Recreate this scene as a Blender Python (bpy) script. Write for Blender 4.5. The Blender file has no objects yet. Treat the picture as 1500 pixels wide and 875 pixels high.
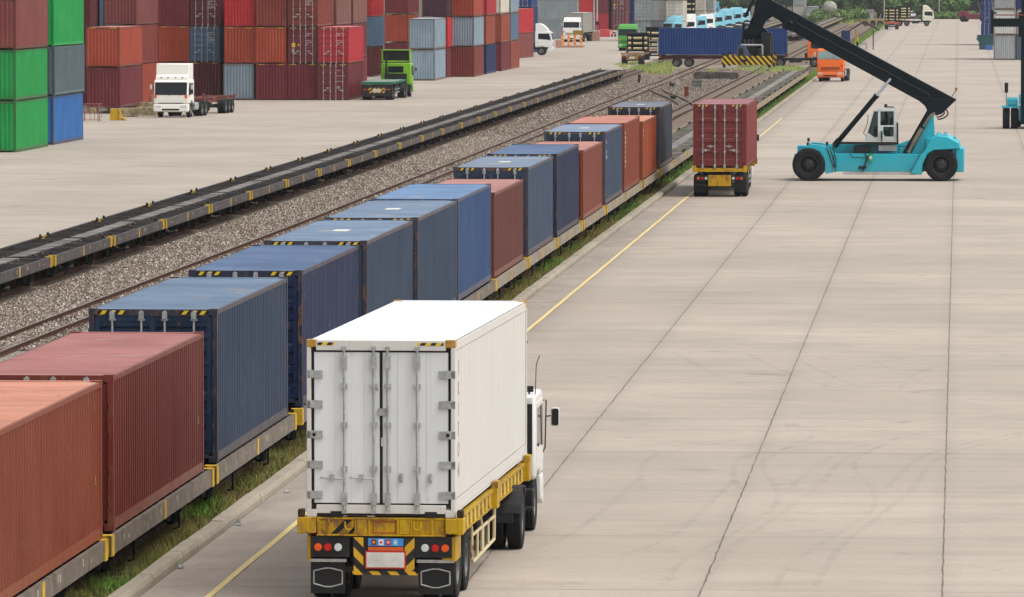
import bpy, bmesh, math, random
import numpy as np
from mathutils import Vector, Matrix
random.seed(7)
rng = np.random.default_rng(11)
R = math.radians; PI = math.pi
scene = bpy.context.scene
COL = scene.collection
# ------------------------------------------------------------------ camera
EXPO = 0.55; HAZE = 0.00006
# world: X right, Y along the railway, Z up; the camera stands on a footbridge
H = 10.3; F = 9000.0; VX, VY = 1405.0, -43.0
th = math.atan((437.5 - VY) / F)
d_ = Vector((VX - 750, 437.5 - VY, -F)).normalized()
u_ = Vector((0, math.cos(th), math.sin(th)))
r_ = d_.cross(u_).normalized()
def G(px, py, z=0.0):
    "point of the horizontal plane at height z seen at a photo pixel (used for layout only)"
    v = Vector((px - 750, 437.5 - py, -F))
    x, y, w = v.dot(r_), v.dot(d_), v.dot(u_)
    t = (z - H) / w
    return Vector((x * t, y * t, z))
def XZ(px, Y):
    "lateral X of pixel column px at forward distance Y near the horizon line"
    return (px - VX) / F * Y
cam = bpy.data.cameras.new('camera'); cam_o = bpy.data.objects.new('camera', cam); COL.objects.link(cam_o)
cam.sensor_width = 36; cam.lens = F * 36 / 1500; cam.clip_end = 9000; cam.clip_start = 1
M3 = Matrix((r_, d_, u_))        # rows: world axes in camera coords
cam_o.matrix_world = Matrix.Translation((0, 0, H)) @ M3.to_4x4()
scene.camera = cam_o
# ------------------------------------------------------------------ materials
def lin(c):
    return tuple((v / 255 / 12.92 if v / 255 <= .04045 else ((v / 255 + .055) / 1.055) ** 2.4) for v in c)
class NT:
    def __init__(s, name):
        s.mat = bpy.data.materials.new(name); s.mat.use_nodes = True
        s.t = s.mat.node_tree; s.n = s.t.nodes; s.b = s.n['Principled BSDF']
    def node(s, typ, **kw):
        n = s.n.new(typ)
        for k, v in kw.items():
            if k.startswith('i_'):
                key = k[2:]; n.inputs[int(key) if key.isdigit() else key].default_value = v
            else: setattr(n, k, v)
        return n
    def link(s, a, b): s.t.links.new(a, b)
    def noise(s, vec, scale, detail=4, rough=.55, dist=0):
        n = s.node('ShaderNodeTexNoise'); n.inputs['Scale'].default_value = scale; n.inputs['Detail'].default_value = detail
        n.inputs['Roughness'].default_value = rough; n.inputs['Distortion'].default_value = dist
        if vec is not None: s.link(vec, n.inputs['Vector'])
        return n.outputs['Fac']
    def ramp(s, fac, a, b, lo=0., hi=1.):
        m = s.node('ShaderNodeMapRange'); m.inputs['From Min'].default_value = a; m.inputs['From Max'].default_value = b
        m.inputs['To Min'].default_value = lo; m.inputs['To Max'].default_value = hi
        s.link(fac, m.inputs['Value']); return m.outputs['Result']
    def math(s, op, a, b=None, c=None):
        m = s.node('ShaderNodeMath', operation=op)
        for i, v in enumerate((a, b, c)):
            if v is None: continue
            if isinstance(v, (int, float)): m.inputs[i].default_value = v
            else: s.link(v, m.inputs[i])
        return m.outputs[0]
    def mix(s, fac, a, b, blend='MIX'):
        m = s.node('ShaderNodeMix', data_type='RGBA', blend_type=blend)
        for i, v in ((0, fac), (6, a), (7, b)):
            if isinstance(v, (int, float)): m.inputs[i].default_value = v
            elif isinstance(v, tuple): m.inputs[i].default_value = (*v[:3], 1)
            else: s.link(v, m.inputs[i])
        return m.outputs[2]
    def scaled(s, vec, sc, loc=None):
        m = s.node('ShaderNodeMapping'); m.inputs['Scale'].default_value = sc
        s.link(vec, m.inputs['Vector'])
        if loc is not None: s.link(loc, m.inputs['Location'])
        return m.outputs['Vector']
    def color(s, c): s.link(c, s.b.inputs['Base Color'])
    def bump(s, h, strength=.3, dist=.02):
        b = s.node('ShaderNodeBump'); b.inputs['Strength'].default_value = strength; b.inputs['Distance'].default_value = dist
        s.link(h, b.inputs['Height']); s.link(b.outputs['Normal'], s.b.inputs['Normal'])
    def objvec(s):
        tc = s.node('ShaderNodeTexCoord'); oi = s.node('ShaderNodeObjectInfo')
        rv = s.node('ShaderNodeVectorMath', operation='SCALE'); rv.inputs[0].default_value = (37, 53, 71)
        s.link(oi.outputs['Random'], rv.inputs['Scale'])
        return tc.outputs['Object'], rv.outputs[0], oi.outputs['Random']
MATS = {}
def plain(name, rgb, rough=.6, metal=0., spec=.5, var=.12, scale=3.):
    if name in MATS: return MATS[name]
    t = NT(name); c = lin(rgb); v, rv, rnd = t.objvec()
    p = t.scaled(v, (1, 1, 1), rv)
    n = t.noise(p, scale, 5, .65)
    t.color(t.mix(t.ramp(n, .3, .7), tuple(x * (1 - var * 1.6) for x in c), tuple(min(1, x * (1 + var)) for x in c)))
    t.b.inputs['Roughness'].default_value = rough; t.b.inputs['Metallic'].default_value = metal
    t.b.inputs['Specular IOR Level'].default_value = spec
    MATS[name] = t.mat; return t.mat
def paint(rgb, rust=.35, fade=.35, dirt=.4, rough=.42, key=None, alb=1., spec=.36, roof=False):
    key = key or ('paint', tuple(rgb), rust, fade, dirt, alb)
    if key in MATS: return MATS[key]
    t = NT('weathered_paint'); c = tuple(x * alb for x in lin(rgb)); v, rv, rnd = t.objvec()
    p = t.scaled(v, (1, 1, 1), rv)
    ps = t.scaled(v, (.16, 4.2, 1) if roof else (3.4, 3.4, .13), rv)         # wall streaks; on a roof, dirt plus rib light and dark painted in
    g = sum(c) / 3
    faded = tuple(min(1, x * 1.25 + g * .08 + .010) for x in c)
    dark = tuple(x * .62 for x in c)
    n1 = t.noise(p, .55, 4, .6); n2 = t.noise(ps, 2.2, 5, .7)
    col = t.mix(t.math('MULTIPLY', t.ramp(n1, .38, .72), fade * 1.6), c, faded)
    col = t.mix(t.math('MULTIPLY', t.ramp(n2, .5, .75), dirt), col, dark)
    col = t.mix(t.math('MULTIPLY', t.ramp(n2, .47, .30), fade * 1.0), col, faded)  # fading, and bright corrugation lines painted in as pale streaks
    # light scuffs and rust blisters
    n3 = t.noise(t.scaled(v, (1, 1, .5), rv), 5.5, 6, .7)
    th_ = .70 - rust * .17
    rs = t.math('MULTIPLY', t.ramp(n3, th_, th_ + .06), t.ramp(n1, .62, .42))
    rcol = t.mix(t.noise(p, 14, 3), (.11, .042, .018), (.24, .105, .05))
    col = t.mix(t.math('MULTIPLY', rs, .85), col, rcol)
    # rust runs and long scrapes
    run = t.noise(t.scaled(v, (5, 5, .09), rv), 1.6, 4, .75)
    col = t.mix(t.math('MULTIPLY', t.math('MULTIPLY', t.ramp(run, .60, .70), t.ramp(n1, .35, .6)), (.0 if roof else .22 + rust * .5)), col, (.085, .045, .028))
    scr = t.noise(t.scaled(v, (7, .3, 8), rv), 1.0, 3, .6)
    col = t.mix(t.math('MULTIPLY', t.ramp(scr, .70, .735), 0. if roof else .3), col, tuple(min(1, x * .9 + .11) for x in c))
    if roof:
        st = t.noise(t.scaled(v, (.8, .5, 1), rv), .8, 5, .65)
        col = t.mix(t.ramp(st, .58, .72, 0, .5), col, (.40, .31, .21))
    n4 = t.noise(p, 9, 4, .75, .4)
    col = t.mix(t.math('MULTIPLY', t.ramp(n4, .70, .74), .35), col, tuple(min(1, x * .8 + .10) for x in c))
    hs = t.node('ShaderNodeHueSaturation'); t.link(col, hs.inputs['Color'])
    t.link(t.math('MULTIPLY_ADD', rnd, .26, .87), hs.inputs['Value'])
    t.color(hs.outputs['Color'])
    t.link(t.math('MULTIPLY_ADD', n2, .3, rough - .10), t.b.inputs['Roughness'])
    t.b.inputs['Specular IOR Level'].default_value = spec
    t.bump(t.noise(t.scaled(v, (1, 1, .8), rv), 1.3, 3, .5), .35, .035)
    MATS[key] = t.mat; return t.mat
def glossy(rgb, rough=.25, dirt=.15, spec=.5):
    key = ('gloss', tuple(rgb), rough, dirt)
    if key in MATS: return MATS[key]
    t = NT('vehicle_paint'); c = lin(rgb); v, rv, rnd = t.objvec()
    p = t.scaled(v, (1, 1, .6), rv)
    n = t.noise(p, 2.5, 6, .7); n2 = t.noise(p, 11, 4, .7)
    sep = t.node('ShaderNodeSeparateXYZ'); t.link(v, sep.inputs[0])
    low = t.ramp(sep.outputs[2], 1.5, .3)
    f = t.math('MULTIPLY', t.math('ADD', t.ramp(n, .5, .75), t.math('MULTIPLY', low, .8)), dirt)
    col = t.mix(f, c, (.16, .135, .105))
    col = t.mix(t.math('MULTIPLY', t.ramp(n2, .7, .74), dirt * 2.2), col, (.1, .055, .03))
    t.color(col); t.b.inputs['Roughness'].default_value = rough; t.b.inputs['Specular IOR Level'].default_value = spec
    MATS[key] = t.mat; return t.mat
def glass_mat():
    t = NT('dark_glass'); t.b.inputs['Base Color'].default_value = (.012, .016, .02, 1)
    t.b.inputs['Roughness'].default_value = .06; t.b.inputs['Specular IOR Level'].default_value = .28
    return t.mat
GLASS = glass_mat()
def stripes(name, ca, cb, axes, period, dirt=.3, duty=.5):
    t = NT(name); v, rv, rnd = t.objvec()
    dn = t.node('ShaderNodeVectorMath', operation='DOT_PRODUCT'); dn.inputs[1].default_value = axes; t.link(v, dn.inputs[0])
    f = t.math('FRACT', t.math('DIVIDE', dn.outputs['Value'], period))
    m = t.math('GREATER_THAN', f, duty)
    col = t.mix(m, lin(ca), lin(cb))
    n = t.noise(t.scaled(v, (1, 1, 1), rv), 7, 5, .7)
    t.color(t.mix(t.math('MULTIPLY', t.ramp(n, .5, .72), dirt), col, (.07, .05, .03)))
    t.b.inputs['Roughness'].default_value = .5
    return t.mat
RUBBER = plain('tyre_rubber', (27, 28, 30), .8, 0, .3, .35, 4)
RIM = plain('wheel_rim_steel', (120, 118, 114), .5, .3, .5, .35, 6)
RIMD = plain('dark_wheel_rim', (44, 46, 48), .5, .2, .5, .3, 6)
CHASSIS = plain('chassis_black', (30, 30, 32), .6, 0, .4, .4, 3)
STEELBLK = plain('boom_black_steel', (6, 22, 29), .5, 0, .2, .35, 1.2)
GALV = plain('galvanised_steel', (172, 174, 172), .45, .35, .5, .2, 8)
BLACKR = plain('black_gasket', (14, 14, 15), .7)
YEL = paint((194, 154, 0), 1.15, .1, .95, .45, key='yellow_worn', alb=.85)
YELB = plain('yellow_band', (200, 160, 40), .6, 0, .4, .22, 5)
WHITE = plain('white_marking', (205, 205, 200), .6, 0, .3, .15, 9)
CHROME = plain('chrome_rod', (205, 208, 212), .18, .9, .5, .05)
REDL = plain('red_lamp', (190, 22, 20), .2); ORL = plain('orange_lamp', (225, 90, 20), .2); WHL = plain('clear_lamp', (200, 205, 205), .15)
HAZ = stripes('hazard_stripes', (214, 166, 20), (16, 16, 17), (1, 0, 1.0), .3)
HAZM = stripes('hazard_stripes_mirrored', (200, 156, 22), (18, 18, 18), (-1, 0, 1.0), .34, .4)
HAZS = stripes('hazard_label_stripes', (222, 186, 30), (14, 14, 15), (1, 0, -.8), .17, .1)
DARKGAP = plain('under_deck_black', (16, 17, 19), .85, 0, .2, .4, 2)
CONC = None
# ------------------------------------------------------------------ mesh helpers
class MB:
    def __init__(s): s.v = []; s.f = []; s.m = []
    def add(s, vs, fs, mi=0):
        o = len(s.v); s.v += [tuple(v) for v in vs]
        s.f += [tuple(i + o for i in f) for f in fs]; s.m += [mi] * len(fs); return s
    def box(s, x0, y0, z0, x1, y1, z1, mi=0):
        vs = [(x, y, z) for z in (z0, z1) for y in (y0, y1) for x in (x0, x1)]
        return s.add(vs, [(0, 2, 3, 1), (4, 5, 7, 6), (0, 1, 5, 4), (2, 6, 7, 3), (0, 4, 6, 2), (1, 3, 7, 5)], mi)
    def prism(s, pts, a0, a1, axis='x', mi=0):
        k = {'x': lambda p, a: (a, p[0], p[1]), 'y': lambda p, a: (p[0], a, p[1]), 'z': lambda p, a: (p[0], p[1], a)}[axis]
        n = len(pts); vs = [k(p, a0) for p in pts] + [k(p, a1) for p in pts]
        fs = [tuple(range(n)), tuple(range(2 * n - 1, n - 1, -1))] + [(i, (i + 1) % n, n + (i + 1) % n, n + i) for i in range(n)]
        return s.add(vs, fs, mi)
    def strip(s, pts, a0, a1, axis='z', mi=0):
        "open profile swept along an axis: a single sheet"
        k = {'x': lambda p, a: (a, p[0], p[1]), 'y': lambda p, a: (p[0], a, p[1]), 'z': lambda p, a: (p[0], p[1], a)}[axis]
        n = len(pts); vs = [k(p, a0) for p in pts] + [k(p, a1) for p in pts]
        return s.add(vs, [(i, i + 1, n + i + 1, n + i) for i in range(n - 1)], mi)
    def quad(s, a, b, c, d, mi=0): return s.add([a, b, c, d], [(0, 1, 2, 3)], mi)
    def tube(s, pts, r, n=8, mi=0, r1=None):
        pts = [Vector(p) for p in pts]; rings = []
        for i, p in enumerate(pts):
            t = (pts[min(i + 1, len(pts) - 1)] - pts[max(i - 1, 0)]).normalized()
            a = t.orthogonal().normalized() if i == 0 else (prev - t * prev.dot(t)).normalized()
            prev = a; b = t.cross(a)
            rr = r if r1 is None else r + (r1 - r) * i / (len(pts) - 1)
            rings.append([p + (a * math.cos(2 * PI * k / n) + b * math.sin(2 * PI * k / n)) * rr for k in range(n)])
        vs = [q for ring in rings for q in ring]; fs = []
        for i in range(len(rings) - 1):
            for k in range(n):
                fs.append((i * n + k, i * n + (k + 1) % n, (i + 1) * n + (k + 1) % n, (i + 1) * n + k))
        fs += [tuple(range(n - 1, -1, -1)), tuple((len(rings) - 1) * n + k for k in range(n))]
        return s.add(vs, fs, mi)
    def lathe(s, prof, c=(0, 0, 0), axis='x', n=28, mi=0):
        vs = []; m = len(prof)
        for k in range(n):
            a = 2 * PI * k / n
            for (h, r) in prof:
                p = {'x': (h, r * math.cos(a), r * math.sin(a)), 'z': (r * math.cos(a), r * math.sin(a), h), 'y': (r * math.cos(a), h, r * math.sin(a))}[axis]
                vs.append((p[0] + c[0], p[1] + c[1], p[2] + c[2]))
        fs = [(k * m + i, k * m + i + 1, ((k + 1) % n) * m + i + 1, ((k + 1) % n) * m + i) for k in range(n) for i in range(m - 1)]
        return s.add(vs, fs, mi)
    def mesh(s, name, mats, smooth=False, recalc=True):
        me = bpy.data.meshes.new(name); me.from_pydata(s.v, [], s.f)
        mats = mats if isinstance(mats, (list, tuple)) else [mats]
        for m in mats: me.materials.append(m)
        if any(s.m): me.polygons.foreach_set('material_index', s.m)
        if recalc:
            bm = bmesh.new(); bm.from_mesh(me); bmesh.ops.recalc_face_normals(bm, faces=bm.faces); bm.to_mesh(me); bm.free()
        if smooth:
            me.polygons.foreach_set('use_smooth', [True] * len(me.polygons)); me.set_sharp_from_angle(angle=R(38))
        me.update(); return me
    def build(s, name, mats, parent=None, smooth=False, bevel=0, loc=(0, 0, 0), rz=0):
        o = put(name, s.mesh(name, mats, smooth), parent, loc, rz)
        if bevel:
            b = o.modifiers.new('bevel', 'BEVEL'); b.width = bevel; b.segments = 2; b.limit_method = 'ANGLE'; b.angle_limit = R(30)
        return o
def put(name, me, parent=None, loc=(0, 0, 0), rz=0, mat=None):
    o = bpy.data.objects.new(name, me); COL.objects.link(o); o.location = loc; o.rotation_euler.z = rz
    if parent: o.parent = parent
    if mat:
        o.material_slots[0].link = 'OBJECT'; o.material_slots[0].material = mat
    return o
def tag(o, label=None, cat=None, group=None, kind=None):
    if label: o['label'] = label
    if cat: o['category'] = cat
    if group: o['group'] = group
    if kind: o['kind'] = kind
    return o
def thing(name, label, cat, loc=(0, 0, 0), rz=0, group=None):
    o = bpy.data.objects.new(name, None); COL.objects.link(o); o.empty_display_size = .5
    o.location = loc; o.rotation_euler.z = rz
    return tag(o, label, cat, group)
def text_mesh(txt, size, depth=.002):
    cu = bpy.data.curves.new('lettering', 'FONT'); cu.body = txt; cu.size = size; cu.extrude = depth; cu.align_x = 'CENTER'
    o = bpy.data.objects.new('lettering', cu); COL.objects.link(o)
    bpy.context.view_layer.update()
    me = bpy.data.meshes.new_from_object(o.evaluated_get(bpy.context.evaluated_depsgraph_get()))
    bpy.data.objects.remove(o); return me
# ------------------------------------------------------------------ ground, pavements, kerb, ballast
def mat_concrete(name, base, joints=True, gutter=None, slab=(4.0, 9.8), off=(-.24, 101.8 - 9.8 * 8)):
    t = NT(name); tc = t.node('ShaderNodeTexCoord'); v = tc.outputs['Object']
    c = lin(base)
    sep = t.node('ShaderNodeSeparateXYZ'); t.link(v, sep.inputs[0]); X, Y = sep.outputs[0], sep.outputs[1]
    nl = t.noise(v, .09, 6, .68); nm = t.noise(t.scaled(v, (.6, 1, 1)), .55, 6, .7); nf = t.noise(v, 9, 5, .75)
    nx = t.noise(t.scaled(v, (.05, 1.1, 1)), 1.0, 5, .7)      # brushed and swept across the slabs
    col = t.mix(t.ramp(nl, .32, .68), tuple(x * .80 for x in c), tuple(x * 1.12 for x in c))
    col = t.mix(t.math('MULTIPLY', t.ramp(nm, .46, .76), .5), col, tuple(x * .58 for x in c))
    col = t.mix(t.math('MULTIPLY', t.ramp(nx, .48, .78), .36), col, tuple(x * .6 for x in c))
    col = t.mix(t.math('MULTIPLY', t.ramp(nx, .46, .25), .35), col, tuple(min(1, x * 1.22) for x in c))
    col = t.mix(t.math('MULTIPLY', t.ramp(nf, .48, .76), .6), col, tuple(x * .6 for x in c))
    oil = t.ramp(t.noise(v, .5, 4, .6, .4), .64, .74)
    col = t.mix(t.math('MULTIPLY', oil, .34), col, (.10, .088, .076))
    if joints:
        wob = t.noise(t.scaled(v, (.02, .6, 1)), 1.3, 4, .7)
        wx = t.math('MULTIPLY_ADD', t.math('SUBTRACT', wob, .5), .09, X)
        fx = t.math('DIVIDE', t.math('SUBTRACT', wx, off[0]), slab[0])
        dx = t.math('MULTIPLY', t.math('ABSOLUTE', t.math('SUBTRACT', t.math('FRACT', t.math('ADD', fx, .5)), .5)), slab[0])
        fy = t.math('DIVIDE', t.math('SUBTRACT', Y, off[1]), slab[1])
        dy = t.math('MULTIPLY', t.math('ABSOLUTE', t.math('SUBTRACT', t.math('FRACT', t.math('ADD', fy, .5)), .5)), slab[1])
        wn = t.node('ShaderNodeTexWhiteNoise', noise_dimensions='2D')
        cb = t.node('ShaderNodeCombineXYZ'); t.link(t.math('FLOOR', fx), cb.inputs[0]); t.link(t.math('FLOOR', fy), cb.inputs[1]); t.link(cb.outputs[0], wn.inputs['Vector'])
        col = t.mix(t.math('MULTIPLY', wn.outputs['Value'], .34), col, tuple(x * .7 for x in c))
        jn = t.ramp(t.noise(v, .8, 3), .3, .6, .45, 1)
        jx = t.math('MULTIPLY', t.ramp(dx, .020, .010), jn); jy = t.math('MULTIPLY', t.ramp(dy, .05, .015), t.ramp(t.noise(t.scaled(v, (.12, .05, 1)), 1, 3), .40, .62, .12, .8))
        halo = t.math('MULTIPLY', t.ramp(dx, .35, .02), .16)
        col = t.mix(halo, col, tuple(x * .5 for x in c))
        col = t.mix(t.math('MULTIPLY', jx, .85), col, (.045, .04, .036)); col = t.mix(jy, col, (.07, .062, .055))
    if gutter is not None:
        gd = t.math('MULTIPLY', t.ramp(X, gutter + 2.2, gutter), t.ramp(t.noise(t.scaled(v, (1, .25, 1)), 1.2, 5, .7), .3, .7, .15, .62))
        col = t.mix(gd, col, (.125, .112, .10))
    t.color(col); t.b.inputs['Roughness'].default_value = .82; t.b.inputs['Specular IOR Level'].default_value = .25
    t.bump(nf, .25, .01)
    return t.mat
PAVE = mat_concrete('concrete_pavement', (175, 163, 150), True, -13.45)
YARD = mat_concrete('yard_concrete', (168, 157, 144), False)
def mat_ballast():
    t = NT('ballast_gravel'); tc = t.node('ShaderNodeTexCoord'); v = tc.outputs['Object']
    vo = t.node('ShaderNodeTexVoronoi'); vo.inputs['Scale'].default_value = 11; t.link(v, vo.inputs['Vector'])
    bw = t.node('ShaderNodeRGBToBW'); t.link(vo.outputs['Color'], bw.inputs[0])
    nl = t.noise(v, .13, 4, .6)
    a = t.mix(t.ramp(bw.outputs[0], .15, .85), (.075, .062, .05), (.42, .375, .33))
    b = t.mix(t.ramp(bw.outputs[0], .15, .85), (.065, .048, .034), (.27, .205, .15))
    sep = t.node('ShaderNodeSeparateXYZ'); t.link(v, sep.inputs[0])
    far = t.ramp(sep.outputs[1], 190, 420)
    f = t.math('ADD', t.math('MULTIPLY', far, .75), t.math('MULTIPLY', t.ramp(nl, .35, .7), .4))
    col = t.mix(t.math('MINIMUM', f, 1.0), a, b)
    col = t.mix(t.ramp(t.noise(v, 1.1, 5, .7), .5, .8, 0, .5), col, (.06, .048, .038))
    t.color(col); t.b.inputs['Roughness'].default_value = .9; t.b.inputs['Specular IOR Level'].default_value = .2
    t.bump(vo.outputs['Distance'], .9, .05); return t.mat
BALLAST = mat_ballast()
def mat_soil():
    t = NT('dry_soil'); tc = t.node('ShaderNodeTexCoord'); v = tc.outputs['Object']
    n = t.noise(v, 1.2, 6, .7); n2 = t.noise(v, .12, 3)
    col = t.mix(t.ramp(n, .3, .7), (.06, .046, .03), (.15, .115, .075))
    col = t.mix(t.ramp(n2, .45, .7, 0, .6), col, (.07, .085, .028))
    t.color(col); t.b.inputs['Roughness'].default_value = .95; t.b.inputs['Specular IOR Level'].default_value = .15; t.bump(n, .6, .05); return t.mat
SOIL = mat_soil()
def sheet(name, pts, z, m, kind='structure'):
    mb = MB(); mb.add([(x, y, z) for x, y in pts], [tuple(range(len(pts)))])
    return tag(mb.build(name, m), kind=kind)
sheet('ground', [(-2600, -200), (2600, -200), (2600, 6000), (-2600, 6000)], -.06, SOIL)
sheet('pavement', [(-13.42, 40), (130, 40), (130, 1308), (-13.42, 1308)], 0, PAVE)
sheet('yard_pavement', [(-34.2, 40), (-34.2, 420), (-36.3, 1250), (-420, 1250), (-420, 40)], 0, YARD)
sheet('ballast_bed', [(-14.9, 40), (-14.9, 640), (-36, 640), (-34.0, 420), (-34.0, 40)], -.012, BALLAST)
sheet('rail_yard_ground', [(-14.6, 640), (-14.6, 1420), (-90, 1420), (-36, 640)], -.020, BALLAST)
sheet('level_crossing', [(-13.9, 648), (-13.9, 668), (-60, 668), (-60, 648)], -.006, mat_concrete('crossing_surface', (150, 138, 122), False))
# kerb: cast blocks with joints
KERBM = mat_concrete('kerb_concrete', (158, 148, 132), False)
mb = MB(); y = 60.0
while y < 1300:
    L = 2.0 if y < 620 else 10; j = random.uniform(-.008, .008); hz = random.uniform(-.012, .012)
    mb.prism([(-13.44 + j, -.05), (-13.44 + j, .10 + hz), (-13.475 + j, .185 + hz), (-13.70 + j, .19 + hz), (-13.70 + j, -.05)], y + .012, y + L - .012, 'y'); y += L
tag(mb.build('kerb', KERBM, bevel=.012), kind='structure')
# yellow lane line, worn
t = NT('worn_yellow_line'); tc = t.node('ShaderNodeTexCoord'); n = t.noise(tc.outputs['Object'], 6, 6, .75); n2 = t.noise(t.scaled(tc.outputs['Object'], (.3, .12, 1)), 1.5, 4)
col = t.mix(t.ramp(n, .35, .7), lin((222, 202, 138)), lin((206, 182, 112)))
col = t.mix(t.ramp(t.math('ADD', n, t.math('MULTIPLY', n2, .5)), .80, .98), col, lin((150, 138, 118)))
t.color(col); t.b.inputs['Roughness'].default_value = .7; YLINE = t.mat
mb = MB(); w = .058
ys = [60 + i * 2.5 for i in range(149)]
for y0, y1 in zip(ys[:-1], ys[1:]):
    j0 = .006 * math.sin(y0 * .7); j1 = .006 * math.sin(y1 * .7)
    mb.quad((-12.30 - w + j0, y0, .004), (-12.30 + w + j0, y0, .004), (-12.30 + w + j1, y1, .004), (-12.30 - w + j1, y1, .004))
tag(mb.build('lane_line', YLINE), kind='structure')
# rubber tyre marks on the slabs
t = NT('rubber_marks'); tc = t.node('ShaderNodeTexCoord'); n = t.noise(tc.outputs['Object'], 1.2, 6, .7)
t.b.inputs['Base Color'].default_value = (.06, .055, .05, 1); t.b.inputs['Roughness'].default_value = .8
t.link(t.ramp(n, .38, .76, .0, .12), t.b.inputs['Alpha']); SKID = t.mat
def smooth_poly(pts, n=8):
    out = []
    P = [pts[0]] + list(pts) + [pts[-1]]
    for i in range(1, len(P) - 2):
        for k in range(n):
            s = k / n; a, b, c, d = [Vector(q) for q in P[i - 1:i + 3]]
            out.append(.5 * ((2 * b) + (c - a) * s + (2 * a - 5 * b + 4 * c - d) * s * s + (3 * b - a - 3 * c + d) * s ** 3))
    out.append(Vector(pts[-1])); return out
SK = [[(600, 320), (650, 345), (740, 380), (850, 392), (960, 408), (1124, 415)], [(640, 312), (760, 293), (950, 285), (1124, 283)],
      [(830, 390), (850, 362), (900, 337), (980, 322), (1124, 308)], [(455, 622), (440, 580), (470, 543), (600, 520), (760, 488), (1124, 440)],
      [(540, 850), (570, 800), (640, 755), (755, 680), (772, 630), (725, 570), (745, 542), (830, 500)], [(630, 850), (690, 760), (770, 695), (860, 620), (930, 545), (1124, 495)],
      [(800, 620), (880, 548), (1000, 512), (1124, 488)], [(170, 780), (300, 730), (400, 640), (440, 600)], [(300, 300), (420, 360), (560, 395), (700, 400)],
      [(0, 278), (200, 265), (500, 268), (620, 280)], [(60, 452), (300, 440), (560, 430), (900, 425)]]
mb = MB()
for c in SK:
    for dd in (0, 1.9):
        ps = smooth_poly([G(800 + u / 1.6057, 330 + v / 1.6057) for u, v in c])
        for i in range(len(ps) - 1):
            t0 = (ps[min(i + 1, len(ps) - 1)] - ps[max(i - 1, 0)]).normalized(); t1 = (ps[min(i + 2, len(ps) - 1)] - ps[i]).normalized()
            n0 = Vector((-t0.y, t0.x, 0)); n1 = Vector((-t1.y, t1.x, 0)); zz = Vector((0, 0, .004 + .0004 * SK.index(c) + .0002 * (dd > 0)))
            mb.quad(ps[i] + n0 * (dd - .07) + zz, ps[i] + n0 * (dd + .07) + zz, ps[i + 1] + n1 * (dd + .07) + zz, ps[i + 1] + n1 * (dd - .07) + zz)
tag(mb.build('tyre_marks', SKID), kind='structure')
# ------------------------------------------------------------------ railway tracks
RAILM = [plain('rail_rust', (80, 50, 32), .75, 0, .3, .3, 5), plain('rail_head_steel', (116, 96, 80), .4, .4, .5, .2, 5)]
SLEEPM = plain('sleeper_concrete', (128, 116, 102), .9, 0, .2, .3, 4)
def sweep(pts, prof, mi_of=lambda k: 0):
    mb = MB(); n = len(prof); rings = []
    for i, p in enumerate(pts):
        t = (pts[min(i + 1, len(pts) - 1)] - pts[max(i - 1, 0)]); t.z = 0; t.normalize(); nn = Vector((t.y, -t.x, 0))
        rings.append([p + nn * a + Vector((0, 0, b)) for a, b in prof])
    vs = [q for r in rings for q in r]
    for i in range(len(pts) - 1):
        for k in range(n):
            mb.f.append((i * n + k, i * n + (k + 1) % n, (i + 1) * n + (k + 1) % n, (i + 1) * n + k)); mb.m.append(mi_of(k))
    mb.v = [tuple(v) for v in vs]; return mb
RPROF = [(-.065, 0), (-.065, .02), (-.015, .03), (-.015, .11), (-.036, .12), (-.036, .15), (.036, .15), (.036, .12), (.015, .11), (.015, .03), (.065, .02), (.065, 0)]
def track(label, pts, sleepers=True, samples=None):
    "pts: centre line; two rails and concrete sleepers almost drowned in ballast"
    tr = thing('railway_track', label, 'railway track', (0, 0, 0), 0, 'railway tracks of the yard')
    P = [Vector((p[0], p[1], -.01)) for p in pts]
    if samples: P = smooth_poly(P, samples)
    for s in (-1, 1):
        off = []
        for i, p in enumerate(P):
            t = (P[min(i + 1, len(P) - 1)] - P[max(i - 1, 0)]).normalized(); off.append(p + Vector((t.y, -t.x, 0)) * .53 * s)
        sweep(off, RPROF, lambda k: 1 if k == 5 else 0).build('rail', RAILM, tr)
    if sleepers:
        mb = MB(); acc = 0
        for a, b in zip(P[:-1], P[1:]):
            L = (b - a).length; t = (b - a) / L; nn = Vector((t.y, -t.x, 0)); s = acc
            while s < L:
                p = a + t * s; q = [p + nn * i * 1.0 + t * j * .11 for i, j in ((-1, -1), (1, -1), (1, 1), (-1, 1))]
                mb.add([(*v.xy, -.02) for v in q] + [(*v.xy, .012) for v in q], [(4, 5, 6, 7), (0, 1, 5, 4), (1, 2, 6, 5), (2, 3, 7, 6), (3, 0, 4, 7)]); s += .9
            acc = s - L
        o = mb.build('sleeper_row', SLEEPM, tr); o['kind'] = 'stuff'
    return tr
def XL(Y): return -30.6 - (Y - 188) * .0049        # centre of the left track
def XM(Y):                                            # centre of the middle track
    return -26.05 - max(0, Y - 250) * .0036
XT = -15.15; XN = -20.2
track('track carrying the long row of empty flat wagons on the left', [(XL(y), y) for y in (90, 300, 577, 640, 760)], True)
track('clear rusty track between the container train and the empty wagons', [(XM(y), y) for y in (90, 150, 250, 400, 560, 640, 760, 900, 1150)], False)
track('track under the loaded container train beside the kerb', [(XT, y) for y in (60, 400, 700, 1000, 1300)], True)
track('short track emerging behind the maroon container truck towards the crossing', [(XN, y) for y in (330, 460, 600, 700, 900, 1150)], False)
track('curved turnout track joining the middle track to its right neighbour', [(XM(600) + .02, 600), (XM(575) + .1, 575), (-26.75, 550), (-25.9, 528), (-24.6, 512), (-23.1, 497), (-21.6, 480), (-20.6, 466), (-20.25, 450), (XN, 425)], False, 3)
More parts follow.
